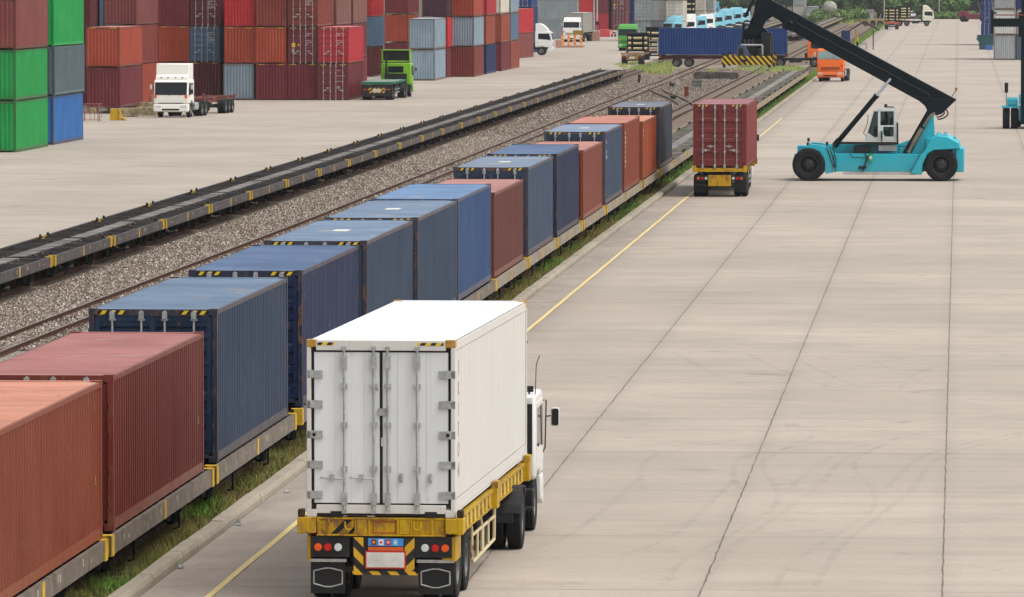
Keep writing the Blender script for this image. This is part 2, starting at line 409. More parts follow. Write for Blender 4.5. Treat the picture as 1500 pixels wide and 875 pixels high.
for dx, ya, yb in ((-24.2, 800, 1300), (-33.5, 760, 1350), (-42, 890, 1350)):
    track(f'far rusty siding beyond the crossing, {["nearest to","next from","farthest from"][{-24.2: 0, -33.5: 1, -42: 2}[dx]]} the clear middle track', [(dx, ya), (dx, yb)], False)
# ------------------------------------------------------------------ shipping containers
W = 2.438; HC = 2.896; ST = 2.591; L40 = 12.192; L20 = 6.058
BASEM = bpy.data.materials.new('paint_slot')
CACHE = {}
def corr(a0, a1, pitch, o, i):
    "trapezoid wave from a0 to a1: list of (a, depth)"
    n = max(1, round((a1 - a0) / pitch)); p = (a1 - a0) / n; out = []
    for k in range(n):
        s = a0 + k * p; out += [(s, o), (s + p * .26, o), (s + p * .5, i), (s + p * .76, i)]
    return out + [(a1, o)]
def cont_meshes(L, Hh, blind):
    key = (L, Hh, blind)
    if key in CACHE: return CACHE[key]
    h = W / 2; y0, y1 = -L / 2, L / 2; m = {}
    mb = MB()
    for sx in (-1, 1):
        X = lambda a, b: (min(sx * a, sx * b), max(sx * a, sx * b))
        for ys in (-1, 1):
            ya, yb = sorted((ys * (L / 2), ys * (L / 2 - .11)))
            a, b = X(h - .10, h); mb.box(a, ya, .118, b, yb, Hh - .118)
            ya, yb = sorted((ys * (L / 2 + .004), ys * (L / 2 - .178)))
            a, b = X(h - .162, h + .004)
            mb.box(a, ya, 0, b, yb, .118); mb.box(a, ya, Hh - .118, b, yb, Hh + .004)
        a, b = X(h - .062, h - .002)
        mb.box(a, y0 + .18, Hh - .10, b, y1 - .18, Hh - .022); mb.box(a, y0 + .18, .035, b, y1 - .18, .195)
        a, b = X(h - .03, h + .008); mb.box(a, y0 + .18, .03, b, y1 - .18, .05)
    for ys in (-1, 1):
        ya, yb = sorted((ys * (L / 2 - .006), ys * (L / 2 - .09)))
        mb.box(-h + .164, ya, Hh - .135, h - .164, yb, Hh - .008); mb.box(-h + .164, ya + .01, .075, h - .164, yb - .01, .165)
    m['frame'] = mb.mesh('container_frame', BASEM)
    mb = MB(); pr = corr(y0 + .11, y1 - .11, .278, 0, .05)
    for sx in (-1, 1):
        mb.strip([(sx * (h - .008 - d), y) for y, d in pr], .185, Hh - .09, 'z')
    ce = corr(-h + .10, h - .10, .25, 0, .045)
    mb.strip([(x, y1 - .012 - d) for x, d in ce], .15, Hh - .12, 'z')
    if blind: mb.strip([(x, y0 + .012 + d) for x, d in ce], .15, Hh - .12, 'z')
    mb.box(-h + .08, y0 + .08, .12, h - .08, y1 - .08, .15)
    m['wall'] = mb.mesh('container_walls', BASEM, recalc=False)
    mb = MB(); rr = corr(y0 + .17, y1 - .17, .209, Hh - .018, Hh - .040)
    mb.strip([(y, z) for y, z in rr], -h + .05, h - .05, 'x')
    mb.box(-h + .162, y0 + .01, Hh - .03, h - .162, y0 + .17, Hh - .006); mb.box(-h + .162, y1 - .17, Hh - .03, h - .162, y1 - .01, Hh - .006)
    m['roof'] = mb.mesh('container_roof', BASEM, recalc=False)
    if not blind:
        z0, z1 = .175, Hh - .142; w = h - .10 - .012; dep = y0 + .03
        mb = MB(); prf = []
        zc = [z0 + .12 + (z1 - z0 - .24) * k / 5 for k in range(6)]
        pts = [(dep, z0)]
        for k in range(5):
            a, b = zc[k], zc[k + 1]; e = (b - a)
            pts += [(dep, a + e * .14), (dep + .036, a + e * .24), (dep + .036, a + e * .76), (dep, a + e * .86)]
        pts.append((dep, z1))
        mb.strip(pts, .06, w - .09, 'x')
        mb.box(0, dep - .018, z0, .062, dep + .03, z1); mb.box(w - .092, dep - .018, z0, w, dep + .03, z1)
        mb.box(.062, dep - .016, z0, w - .092, dep + .028, z0 + .09); mb.box(.062, dep - .016, z1 - .09, w - .092, dep + .028, z1)
        for zz in (.45, .95, Hh - 1.0, Hh - .5):           # hinges
            mb.box(w - .16, dep - .030, zz - .045, w + .03, dep - .017, zz + .045)
        m['door'] = mb.mesh('container_door', BASEM)
        mb = MB()
        mb.tube([(0, dep - .05, .03), (0, dep - .05, Hh - .03)], .021, 8)
        for zz in (.10, Hh - .10):
            mb.box(-.045, dep - .085, zz - .085, .045, dep - .022, zz + .05)
            mb.box(-.065, dep - .06, zz - .12, .065, dep - .022, zz - .09)
        for zz in (Hh * .25, Hh * .5, Hh * .75): mb.box(-.05, dep - .075, zz - .04, .05, dep - .020, zz + .04)
        m['rod'] = mb.mesh('lock_rod', GALV)
        mb = MB(); mb.box(-.02, dep - .10, -.018, .34, dep - .075, .018); mb.box(.14, dep - .105, -.06, .22, dep - .02, .05)
        m['handle'] = mb.mesh('door_handle', GALV)
        mb = MB(); mb.box(-.016, y0 + .05, .175, .016, y0 + .075, Hh - .142); mb.box(-h + .1, y0 + .055, Hh - .17, h - .1, y0 + .078, Hh - .13)
        m['seal'] = mb.mesh('door_seal', BLACKR)
    mb = MB(); mb.box(h - .72, y0 + .001, Hh - .105, h - .17, y0 + .005, Hh - .030)
    m['hazard'] = mb.mesh('hazard_label', HAZS)
    CACHE[key] = m; return m
def marks_mesh(rows, name='door_lettering'):
    "rows of small white glyph-sized ticks (too small to read in the photo)"
    mb = MB(); rnd = random.Random(rows)
    z = 0
    for k in range(rows):
        x = 0; n = rnd.randint(4, 9)
        for i in range(n):
            w = rnd.uniform(.02, .045); hgt = .055
            mb.box(x, -.002, z, x + w, .002, z + hgt)
            if rnd.random() < .5: mb.box(x + w * .3, -.003, z + .03, x + w * .8, -.001, z + .05)
            x += w + .022 + (.05 if rnd.random() < .2 else 0)
        z -= .13 + (.3 if rnd.random() < .3 else 0)
    return mb.mesh(name, WHITE)
def container(label, loc, rz, m, L=L40, Hh=HC, blind=False, roofm=None, hazard=False, marks=0, group=None, framem=None, smalls=True):
    t = thing('shipping_container', label, 'shipping container', loc, rz, group)
    c = cont_meshes(L, Hh, blind)
    put('frame', c['frame'], t, mat=framem or m); put('wall', c['wall'], t, mat=m); put('roof', c['roof'], t, mat=roofm or m)
    if not blind:
        for s in (1, -1):
            d = put('door', c['door'], t, mat=m); d.scale.x = s
            w = W / 2 - .112
            if smalls:
                for fx in (.20, .70): put('lock_rod', c['rod'], d, (w * fx, 0, 0))
                if s > 0 or True: put('door_handle', c['handle'], d, (w * .22, 0, .98)); put('door_handle', c['handle'], d, (w * .70 - .31, 0, .80))
        put('door_seal', c['seal'], t)
    if hazard:
        put('hazard_label', c['hazard'], t); put('hazard_label', c['hazard'], t, (.89 - W, 0, 0))
    if marks:
        k = ('marks', marks)
        if k not in CACHE: CACHE[k] = marks_mesh(marks)
        put('lettering', CACHE[k], t, (.28, -L / 2 - .02, Hh - .55))
    return t
C = dict(
    salmon=(178, 76, 36), red=(146, 44, 34), blue=(34, 72, 112), navy=(4, 46, 104), greyblue=(46, 80, 118), bright=(40, 96, 160), pinkred=(140, 58, 46),
    slate=(70, 96, 132), brick=(164, 74, 50), orange=(206, 92, 40), darkgrey=(58, 66, 86), green=(0, 178, 80), greyteal=(92, 110, 118), mauve=(140, 68, 64),
    medblue=(36, 112, 186), maroon=(124, 36, 46), rust=(178, 70, 40), rustbrown=(140, 54, 40), lightgrey=(150, 172, 186), bred=(200, 28, 36), crimson=(206, 34, 52),
    purple=(76, 30, 46), brownpink=(140, 88, 80), steelblue=(92, 122, 150), slateblue=(84, 116, 146), palegrey=(178, 184, 186), cream=(232, 222, 206), white=(230, 230, 226),
    midgrey=(160, 170, 174), deepblue=(28, 62, 134), trailerblue=(4, 50, 108), darkred=(110, 36, 40))
def P(k, **kw): return paint(C[k], alb=kw.pop('alb', .60), **kw)
# train: near right edge in the photo -> distance of the near end
CXT = XT
TR = [('salmon', ST, 'b', 86.2, 'faded salmon red'), ('red', ST, 'd', 100.6, 'brick red'), ('blue', HC, 'd', 114.9, 'dusty steel blue'), ('navy', HC, 'd', 129.9, 'deep navy'),
      ('greyblue', HC, 'd', 144.3, 'streaked grey blue'), ('greyblue', HC, 'd', 158.0, 'weathered grey blue'), ('bright', HC, 'd', 171.1, 'bright mid blue'), ('pinkred', ST, 'b', 184.4, 'low dull red'),
      ('slate', HC, 'd', 198.8, 'pale slate blue'), ('navy', HC, 'd', 213.2, 'dark navy'), ('brick', ST, 'b', 228.1, 'low brick red'), ('slate', HC, 'd', 243.0, 'slate blue'),
      ('rust', HC, 'b', 256.6, 'tall rust red'), ('orange', ST, 'b', 271.7, 'low orange'), ('darkgrey', HC, 'd', 287.2, 'dark grey')]
TL = ['nearest the camera and cut off by the photo edge', 'second from the near end of the train', 'between a brick red and a navy one', 'just left of the white truck with brown roof stains',
      'with white roof patch, right behind the deep navy one', 'touching the white truck roof, before the brightest blue one', 'with plain pale roof, before the first low red one', 'first red one past the long blue run',
      'just beyond the first low dull red one', 'between a slate blue and a brick red one', 'between the dark navy and slate blue ones', 'just before the tall rust red one', 'with white vertical lettering on its side', 'squeezed between rust red and dark grey ones', 'last one of the loaded train']
WLAB = ['faded salmon red container nearest the camera', 'brick red container second from the near end', 'dusty steel blue container after the brick red one', 'deep navy container left of the white truck', 'streaked grey blue container behind the deep navy one',
        'weathered grey blue container touching the white truck roof', 'brightest blue container with plain pale roof', 'first low dull red container past the blue run', 'slate blue container just past the dull red one', 'dark navy container before the low brick red one',
        'low brick red container', 'slate blue container before the tall rust red one', 'tall rust red container with white lettering', 'low orange container', 'dark grey last container of the train']
def roofp(k):  # paler roof paint: chalky fading plus sky sheen put into the colour
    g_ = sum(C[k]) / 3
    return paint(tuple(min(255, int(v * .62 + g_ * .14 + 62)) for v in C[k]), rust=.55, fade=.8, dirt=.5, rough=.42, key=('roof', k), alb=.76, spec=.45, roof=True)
RUSTF = {}
def framep(k): return paint(tuple(int(v * .62 + s * .38) for v, s in zip(C[k], (110, 64, 40))), rust=1.1, fade=.4, dirt=.5, key=('frame', k), alb=.58)
TZ = 1.03
trng = random.Random(5)
for i, (k, hh, e, z0, desc) in enumerate(TR):
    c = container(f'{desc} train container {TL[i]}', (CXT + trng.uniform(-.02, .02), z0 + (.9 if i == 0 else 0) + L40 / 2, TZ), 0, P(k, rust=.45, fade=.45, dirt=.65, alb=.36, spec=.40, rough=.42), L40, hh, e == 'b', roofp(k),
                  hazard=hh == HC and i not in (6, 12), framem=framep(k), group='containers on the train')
    if i in (4, 5, 8, 11, 14): 
        mb = MB(); mb.box(-.19, -.55, hh - .016, .19, .55, hh - .010); mb.build('roof_patch', WHITE, c)
    if i in (0, 1):
        mb = MB(); mb.prism([(-.07, 0), (.07, 0), (0, .14)], 0, .003, 'x'); mb.prism([(-.045, .015), (.045, .015), (0, .105)], .003, .005, 'x', 1)
        o = mb.build('warning_sticker', [YELB, BLACKR], c); o.location = (W / 2 - .006, L40 / 2 - .75, .95)
    if i in (12, 13, 11):
        mb = MB(); rnd = random.Random(i); z = hh - .5
        while z > (.9 if i == 12 else 1.7):
            if rnd.random() < .86:
                for q in range(2 if rnd.random() < .5 else 1): mb.box(0, q * .26 - .1, z, .004, q * .26 + .1, z + .13)
            z -= .2
        mb.build('lettering', WHITE, c, loc=(W / 2 - .006, -L40 / 2 + .75, 0))
# ------------------------------------------------------------------ flat wagons
SILL = plain('wagon_sill_paint', (112, 102, 92), .55, .1, .4, .35, 2.2); SILLP = plain('dusty_sill_paint', (142, 131, 114), .6, 0, .4, .3, 2.0)
PLANK = plain('dusty_deck_plate', (128, 122, 114), .65, 0, .3, .6, .9); CROSSM = plain('deck_cross_steel', (42, 41, 42), .6, .1, .3, .7, 1.2); CROSSP = plain('dusty_cross_steel', (140, 134, 122), .7, 0, .3, .6, 1.0); PLANKD = plain('worn_deck_plate', (104, 98, 92), .65, 0, .3, .8, .8)
WL = 13.86
def wagon_meshes():
    m = {}
    mb = MB()
    mb.prism([(1.23, 1.02), (1.30, 1.02), (1.30, .70), (1.12, .70), (1.12, .725), (1.27, .725), (1.27, .995), (1.23, .995)], -WL / 2, WL / 2, 'y')
    m['sill'] = mb.mesh('side_sill', SILL)
    mb = MB(); mb.box(-.27, -WL / 2 + .1, .95, .27, WL / 2 - .1, .985); mb.box(-.16, -WL / 2 - .05, .62, .16, WL / 2 + .05, .948)
    m['centre'] = mb.mesh('centre_sill', PLANK)
    ys = [-WL / 2 + .15 + k * (WL - .3) / 15 for k in range(16)]; cuts = []
    for k, y in enumerate(ys):
        wd = .12 if k in (0, 4, 8, 11, 15) else .05; cuts += [(y - wd, 1), (y + wd, 0)]
    mb = MB(); xs_ = (-1.268, -1.20, -.272, .272, 1.20, 1.268); zt, zb = .972, .86
    for (ya, on), (yb, _) in zip(cuts[:-1], cuts[1:]):
        for q in range(5):
            if on or q in (0, 2, 4):
                xa, xb = xs_[q], xs_[q + 1]; mb.add([(xa, ya, zt), (xb, ya, zt), (xb, yb, zt), (xa, yb, zt)], [(0, 1, 2, 3)])
                if on and q in (1, 3): mb.add([(xa, ya, zt), (xb, ya, zt), (xb, ya, zb), (xa, ya, zb)], [(0, 1, 2, 3)])
    bm = bmesh.new(); me_ = mb.mesh('deck_grid', CROSSM); bm.from_mesh(me_); bmesh.ops.remove_doubles(bm, verts=bm.verts, dist=.001); bm.to_mesh(me_); bm.free()
    m['cross'] = me_
    mb = MB(); mb.box(-1.1, -WL / 2 + .2, .60, 1.1, WL / 2 - .2, .615); m['pan'] = mb.mesh('underframe', DARKGAP)
    mb = MB(); mb.box(1.302, -.09, .69, 1.325, .16, 1.03); mb.box(1.08, -.09, 1.022, 1.325, .16, 1.034); mb.box(1.14, .06, .69, 1.302, .16, 1.020)
    m['bracket'] = mb.mesh('end_bracket', YELB)
    mb = MB(); mb.box(1.302, -.13, .70, 1.306, .13, 1.02); m['band'] = mb.mesh('yellow_band', YELB)
    mb = MB(); mb.box(1.02, -.08, 1.022, 1.18, .08, 1.05); mb.lathe([(1.05, .0), (1.05, .045), (1.12, .05), (1.16, .0)], (1.10, 0, 0), 'z', 10); m['twist'] = mb.mesh('twist_lock', [CROSSM])
    mb = MB(); mb.box(1.02, -.08, 1.022, 1.2, .08, 1.06); mb.box(1.06, -.05, 1.06, 1.16, .05, 1.13); m['twisty'] = mb.mesh('twist_lock', [YELB])
    mb = MB()
    for sx in (-1, 1):
        x = sx * .80
        mb.prism([(-.95, .36), (-.75, .28), (-.3, .28), (-.2, .2), (.2, .2), (.3, .28), (.75, .28), (.95, .36), (.95, .5), (.3, .56), (-.3, .56), (-.95, .5)], x - .05, x + .05, 'x')
        for yy in (-.22, 0, .22): mb.tube([(x + sx * .06, yy, .22), (x + sx * .06, yy, .52)], .06, 8)
    mb.box(-1.0, -.16, .42, 1.0, .16, .62)
    m['bogie'] = mb.mesh('bogie_frame', DARKGAP)
    mb = MB()
    for sx in (-1, 1): mb.lathe([(sx * .45, .05), (sx * .45, .46), (sx * .49, .45), (sx * .50, .40), (sx * .62, .39), (sx * .62, .33), (sx * .58, .30), (sx * .58, .12), (sx * .62, .1), (sx * .62, 0)], (0, 0, 0), 'x', 22)
    mb.tube([(-.9, 0, 0), (.9, 0, 0)], .07, 8)
    m['wheel'] = mb.mesh('wheelset', RAILM[0], smooth=True)
    mb = MB(); mb.tube([(1.16, 0, .70), (1.16, 0, .28), (1.06, 0, .25)], .022, 6); m['lever'] = mb.mesh('brake_lever', DARKGAP)
    mb = MB(); mb.lathe([(-.35, 0), (-.35, .17), (.35, .17), (.35, 0)], (.6, .8, .45), 'y', 12); m['tank'] = mb.mesh('air_tank', DARKGAP)
    mb = MB(); rnd = random.Random(3)
    y = -5.4
    while y < 5.5:
        if not -.5 < y < .6 and rnd.random() < .6:
            hh = rnd.choice((.06, .09, .12)); z = .80 + rnd.uniform(0, .06); mb.box(1.3015, y, z, 1.3035, y + rnd.uniform(.05, .12), z + hh)
        y += rnd.choice((.16, .2, .9))
    m['marks'] = mb.mesh('sill_lettering', plain('faded_lettering', (176, 166, 140), .7, 0, .3, .3, 4))
    return m
WM = wagon_meshes()
def make_wagon(loaded, sillm, crossm=None, plankm=None):
    t = thing('flat_wagon', 'flat wagon', 'rail wagon')
    for s in (1, -1):
        o = put('side_sill', WM['sill'], t, mat=sillm); o.scale.x = s
        l = put('lettering', WM['marks'], o)
        for y in (-WL / 2 + .16, WL / 2 - .16):
            b = put('end_bracket', WM['bracket'], t, (0, y, 0)); b.scale = (s, 1 if y > 0 else -1, 1)
        b = put('yellow_band', WM['band'], o, (0, 0, 0))
    put('centre_sill', WM['centre'], t, mat=plankm or PLANK); put('deck_grid', WM['cross'], t, mat=crossm or CROSSM); put('underframe', WM['pan'], t); put('air_tank', WM['tank'], t)
    for y in (-3.1, 3.0): put('brake_lever', WM['lever'], t, (0, y, 0))
    if not loaded:
        for s in (1, -1):
            for y in (-WL / 2 + .55, WL / 2 - .55):
                o = put('twist_lock', WM['twist'], t, (0, y, 0)); o.scale.x = s
    for y in (-4.6, 4.6):
        b = put('bogie', WM['bogie'], t, (0, y, 0))
        for dy in (-.75, .75): put('wheelset', WM['wheel'], b, (0, dy, .55))
    return t
def copy_tree(o, parent=None):
    c = o.copy(); COL.objects.link(c); c.parent = parent
    for ch in o.children: copy_tree(ch, c)
    return c
def settle(root):
    # matrix_parent_inverse is identity everywhere, nothing to fix
    return root
PITCH = 14.34
proto = make_wagon(True, SILL)
for i, (k, hh, e, z0, desc) in enumerate(TR):
    w = proto if i == 0 else copy_tree(proto)
    w.location = (CXT, z0 + L40 / 2, 0)
    w['label'] = f'loaded flat rail wagon under the {WLAB[i]}'; w['group'] = 'loaded flat wagons'
    if i > 6:
        for o in w.children:
            if o.name.startswith('side_sill'): o.material_slots[0].material = SILLP
protoe = make_wagon(False, SILLP, CROSSP)
ng = 0; yy = 287.2 + L40 / 2 + PITCH
while yy < 575:
    w = protoe if ng == 0 else copy_tree(protoe)
    w.location = (CXT, yy, 0); w['group'] = 'empty flat wagons behind the loaded train'
    w['label'] = ('empty flat wagon coupled right behind the dark grey last container' if ng == 0 else 'empty pale sided flat wagon on the kerb side track ahead of the maroon container truck')
    last = w; ng += 1; yy += PITCH
last['label'] = 'empty flat wagon at the far end of the kerb side row, by the crossing'
protol = make_wagon(False, plain('dark_sill_paint', (84, 76, 76), .6, 0, .35, .35, 2.2), plain('grimy_cross_steel', (58, 54, 51), .7, 0, .3, .8, .7), PLANKD)
y = 176.0; n = 0; ang = math.atan(.0049)
while y < 572:
    w = protol if n == 0 else copy_tree(protol)
    w.location = (XL(y), y, 0); w.rotation_euler.z = ang; w['group'] = 'empty flat wagons in the long left row'
    w['label'] = 'empty flat wagon with black open deck in the middle of the long left row'
    if n == 0: w['label'] = 'empty flat wagon cut off by the left photo edge, nearest of the long left row'
    last = w; n += 1; y += 14.62
last['label'] = 'farthest empty flat wagon of the long left row, beside the weeds'
for j, (xx, ya, nn) in enumerate(((-24.2, 905, 24), (-33.5, 1010, 22))):
    for i in range(nn):
        w = copy_tree(protoe); w.location = (xx, ya + i * PITCH, 0); w['group'] = 'far flat wagons beyond the crossing'
        w['label'] = 'small far flat wagon in the siding beyond the crossing, ' + ('nearer row' if j == 0 else 'farther row')
# ------------------------------------------------------------------ container stacks
ORD = ['bottom', 'second', 'third', 'fourth']
GAPM = DARKGAP
def stack(phrase, Xr, Zn, tiers, yaw=0, z0=0., L=L40, left=False):
    "Xr: right edge, Zn: near end; left=True: Xr is the left edge"
    z = z0; tiers = tiers[:3]
    n = len(tiers)
    for i, tr in enumerate(tiers):
        k, desc = tr[0], tr[1]; hh = tr[2] if len(tr) > 2 and tr[2] else HC; fl = tr[3] if len(tr) > 3 else 'b'
        tier = 'only' if n == 1 else ('top' if i == n - 1 and i > 0 else ORD[i])
        cx = Xr + (W / 2 if left else -W / 2); cy = Zn + L / 2
        if yaw: cx, cy = Xr - W / 2 * math.cos(yaw) + L / 2 * math.sin(yaw), Zn + L / 2 * math.cos(yaw)
        jx = trng.uniform(-.05, .05); jy = trng.uniform(-.07, .07)
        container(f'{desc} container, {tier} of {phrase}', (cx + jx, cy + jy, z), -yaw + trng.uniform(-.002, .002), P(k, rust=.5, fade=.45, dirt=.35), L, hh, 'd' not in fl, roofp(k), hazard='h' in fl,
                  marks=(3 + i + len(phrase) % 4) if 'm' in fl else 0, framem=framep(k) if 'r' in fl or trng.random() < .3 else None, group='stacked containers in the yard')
        z += hh + .02
        if 'y' in fl:
            q = [o for o in bpy.data.objects if o.get('label', '').startswith(desc + ' container')][-1]
            mb = MB(); mb.box(-.90, -L / 2 - .03, 1.30, -.62, -L / 2 - .026, 1.62); mb.build('yellow_placard', plain('placard_yellow', (226, 180, 20), .5), q)
            mb = MB(); mb.prism([(-.46, 1.42), (-.26, 1.42), (-.36, 1.6)], -L / 2 - .03, -L / 2 - .026, 'y'); mb.build('warning_triangle', plain('placard_yellow', (226, 180, 20), .5), q)
            mb = MB(); mb.box(-.90, -L / 2 - .03, .86, -.68, -L / 2 - .026, 1.16); mb.build('grey_placard', plain('placard_grey', (150, 150, 140), .5), q)
HCm = HC
A = stack
A('the stack at the left photo edge', -53.3, 345.5, [('green', 'bright green', 0, 'r'), ('green', 'emerald green', 0, 'b'), ('mauve', 'dull mauve red')])
A('the stack behind the two green sides', -53.3, 360.3, [('medblue', 'mid blue'), ('greyteal', 'grey teal'), ('green', 'vivid green')])
A('the pile on blocks beside the metal cage', -60.2, 439.2, [('maroon', 'purple maroon'), ('rust', 'orange brown', 0, 'h')], z0=.42)
A('the tall stack right behind the raised orange brown pile', -60.9, 453.6, [('rust', 'rust orange'), ('rustbrown', 'rust brown'), ('mauve', 'mauve maroon')], z0=.42)
A('the slivers showing above the orange brown pile', -63.5, 470, [('maroon', 'maroon'), ('maroon', 'dark maroon'), ('steelblue', 'steel blue'), ('maroon', 'maroon')])
A('the slivers left of the steel blue one', -66.1, 466, [('maroon', 'maroon'), ('darkred', 'dark red'), ('darkred', 'dark brick red'), ('maroon', 'maroon')])
A('the dark slit left of the white tractor cab', -66.0, 509, [('maroon', 'maroon'), ('darkred', 'dark red'), ('maroon', 'plum')])
A('the stack directly behind the white tractor cab', -61.95, 493, [('rustbrown', 'red brown'), ('rust', 'brick brown', 0, 'h'), ('maroon', 'dark plum'), ('maroon', 'dark plum')])
A('the stack left of the dark vertical gap', -59.45, 493, [('darkred', 'maroon red', 0, 'h'), ('slateblue', 'slate blue doored', 0, 'dm'), ('darkred', 'dark red doored', 0, 'dm'), ('maroon', 'maroon')])
A('the stack right of the dark vertical gap', -55.9, 486.5, [('lightgrey', 'pale grey blue', 0, 'r'), ('rust', 'brick orange', 0, 'h'), ('bred', 'bright red'), ('maroon', 'maroon')])
A('the stack between bright red top and yellow placard', -53.35, 486.3, [('maroon', 'plum maroon', 0, 'h'), ('rust', 'brick red', 0, 'h'), ('rustbrown', 'red brown'), ('maroon', 'maroon')])
A('the stack with the yellow placard', -50.85, 486.6, [('maroon', 'plain plum', 0, 'h'), ('maroon', 'doored plum', 0, 'dmhy'), ('rustbrown', 'doored brown red', 0, 'dm'), ('rust', 'brick')])
A('the doored pile left of the green flatbed', -48.38, 486.2, [('maroon', 'doored dark maroon', 0, 'dmh'), ('crimson', 'doored bright crimson', 0, 'dmh')])
A('the stack added to fill the shaded vertical gap', -57.2, 507, [('maroon', 'maroon'), ('navy', 'dark navy'), ('navy', 'navy')])  # added behind the gap; navy stands for the shaded container sides
A('the stack behind the crimson corner pile', -50.9, 501.5, [('maroon', 'maroon'), ('maroon', 'maroon'), ('brownpink', 'dull brown pink'), ('maroon', 'maroon')])
A('the stack farther back behind the crimson corner pile', -50.9, 515.5, [('maroon', 'maroon'), ('maroon', 'maroon'), ('brownpink', 'greyish brown pink'), ('maroon', 'maroon')])
A('the stack between crimson pile and green cab', -56.75, 594, [('darkred', 'dark maroon'), ('steelblue', 'grey blue'), ('bred', 'warm red', 0, 'h'), ('bred', 'warm red')])
A('the stack right behind the green cab', -56.4, 629, [('maroon', 'maroon'), ('rust', 'orange brick', 0, 'h'), ('maroon', 'wine'), ('maroon', 'wine')])
A('the all grey pile right of the green cab', -48.95, 574, [('lightgrey', 'ribbed pale grey', 0, 'r'), ('lightgrey', 'pale grey blue', 0, 'r')])
A('the stack just behind the low all grey pile', -49.0, 588.6, [('maroon', 'maroon'), ('bred', 'bright red'), ('purple', 'dark purple')])
A('the stack right of the all grey pile', -46.85, 594, [('rustbrown', 'brick red'), ('lightgrey', 'light grey blue', 0, 'r'), ('rust', 'brick brown')])
A('the stack with the blue base', -46.85, 609.6, [('navy', 'dark blue'), ('brick', 'dusty brick'), ('crimson', 'pinkish crimson')])
A('the stack with the cream top', -46.75, 627.6, [('maroon', 'maroon'), ('brick', 'brick red'), ('cream', 'cream white')])
A('the stack ending the long row', -46.75, 641.5, [('brick', 'brick red'), ('steelblue', 'grey blue'), ('lightgrey', 'pale blue grey')])
A('the turned pair before the white side on cab', -51.6, 720, [('mauve', 'dull brick red'), ('bred', 'coral red', 0, 'h')], yaw=R(4.5))
A('the blue stack behind the turned red pair', -53.2, 765, [('navy', 'navy'), ('navy', 'navy'), ('deepblue', 'doored strong blue', 0, 'd'), ('navy', 'navy')])
# grey boxes lying across the far end of the yard
z = 0
for i in range(3):
    for j, (px, dist) in enumerate(((849, 925),)):
        xr = XZ(px, dist)
        container(['dirty grey container lying crosswise behind the white side on cab, lowest one', 'dirty grey container lying crosswise behind the white side on cab, second from below', 'dirty grey container lying crosswise at the top photo edge, above two alike', 'dirty grey container lying crosswise, highest one'][i],
                  (xr - L40 / 2 - .12 * (i % 2), dist, z), PI / 2, P('midgrey', rust=.5, fade=.6), L40, HC, True, group='stacked containers in the yard')
    z += HC + .02
FARR = [(870, 1060, [('steelblue', 'blue grey'), ('bred', 'brick red'), ('bred', 'warm red'), ('bred', 'red')], 'the far stack right of the crosswise grey boxes'),
        (880, 1072, [('midgrey', 'grey'), ('midgrey', 'grey'), ('midgrey', 'grey'), ('midgrey', 'grey')], 'the far narrow grey stack between two red stacks'),
        (893, 1060, [('crimson', 'crimson'), ('maroon', 'wine red'), ('crimson', 'crimson'), ('maroon', 'wine red')], 'the far stack behind the low pink box'),
        (918, 1060, [('maroon', 'wine red', 0, 'd'), ('maroon', 'wine red with yellow placard', 0, 'dmy'), ('palegrey', 'pale grey'), ('palegrey', 'grey')], 'the far stack above the green truck'),
        (930, 1075, [('navy', 'dark navy'), ('navy', 'dark navy'), ('midgrey', 'grey'), ('midgrey', 'grey')], 'the far dark stack left of the grey doors'),
        (955.5, 900, [('midgrey', 'doored grey', 0, 'd'), ('midgrey', 'doored grey', 0, 'd'), ('midgrey', 'doored grey', 0, 'd')], 'the far grey stack above the roller racks'),
        (979, 902, [('palegrey', 'off white', 0, 'd'), ('white', 'doored white', 0, 'd'), ('white', 'white', 0, 'd')], 'the far white stack between grey and cream ones'),
        (1002, 900, [('cream', 'cream', 0, 'd'), ('cream', 'doored dusty cream', 0, 'd'), ('cream', 'doored light cream', 0, 'd')], 'the far cream stack above the blue trailer container'),
        (1034, 1120, [('cream', 'cream', 0, 'd'), ('cream', 'dusty cream', 0, 'd'), ('cream', 'cream', 0, 'd')], 'the left cream stack behind the pale blue cabs'),
        (1047, 1125, [('cream', 'cream', 0, 'd'), ('palegrey', 'pale', 0, 'd'), ('cream', 'cream', 0, 'd')], 'the right cream stack behind the pale blue cabs'),
        (1180, 1270, [('cream', 'off white'), ('palegrey', 'grey')], 'the far pair by the rail sidings, left one'),
        (1198, 1262, [('palegrey', 'pale grey ribbed')], 'the ribbed pile left of the green shrubs'),
        (1209, 1285, [('darkgrey', 'dark grey')], 'the far dark box left of the tank')]
for px, dist, tiers, ph in FARR: A(ph, XZ(px, dist), dist, tiers)
# right hand stacks (their left sides show)
A('the grubby stack behind the turquoise handler', XZ(1456, 711), 711, [('palegrey', 'rust streaked grey', 0, 'r'), ('white', 'grubby white', 0, 'r'), ('palegrey', 'dirty pale grey', 0, 'r'), ('palegrey', 'grey')], left=True)
A('the right edge stack behind the handler mast', XZ(1456, 711) + 2.62, 711.5, [('steelblue', 'grey blue', 0, 'r'), ('white', 'white'), ('deepblue', 'strong blue'), ('navy', 'navy')], left=True)
A('the blue stack behind the teal skip', XZ(1438, 850), 850, [('deepblue', 'doored blue', 0, 'd'), ('deepblue', 'doored strong blue', 0, 'dm'), ('deepblue', 'doored mid blue', 0, 'd'), ('navy', 'doored navy', 0, 'd')], left=True)
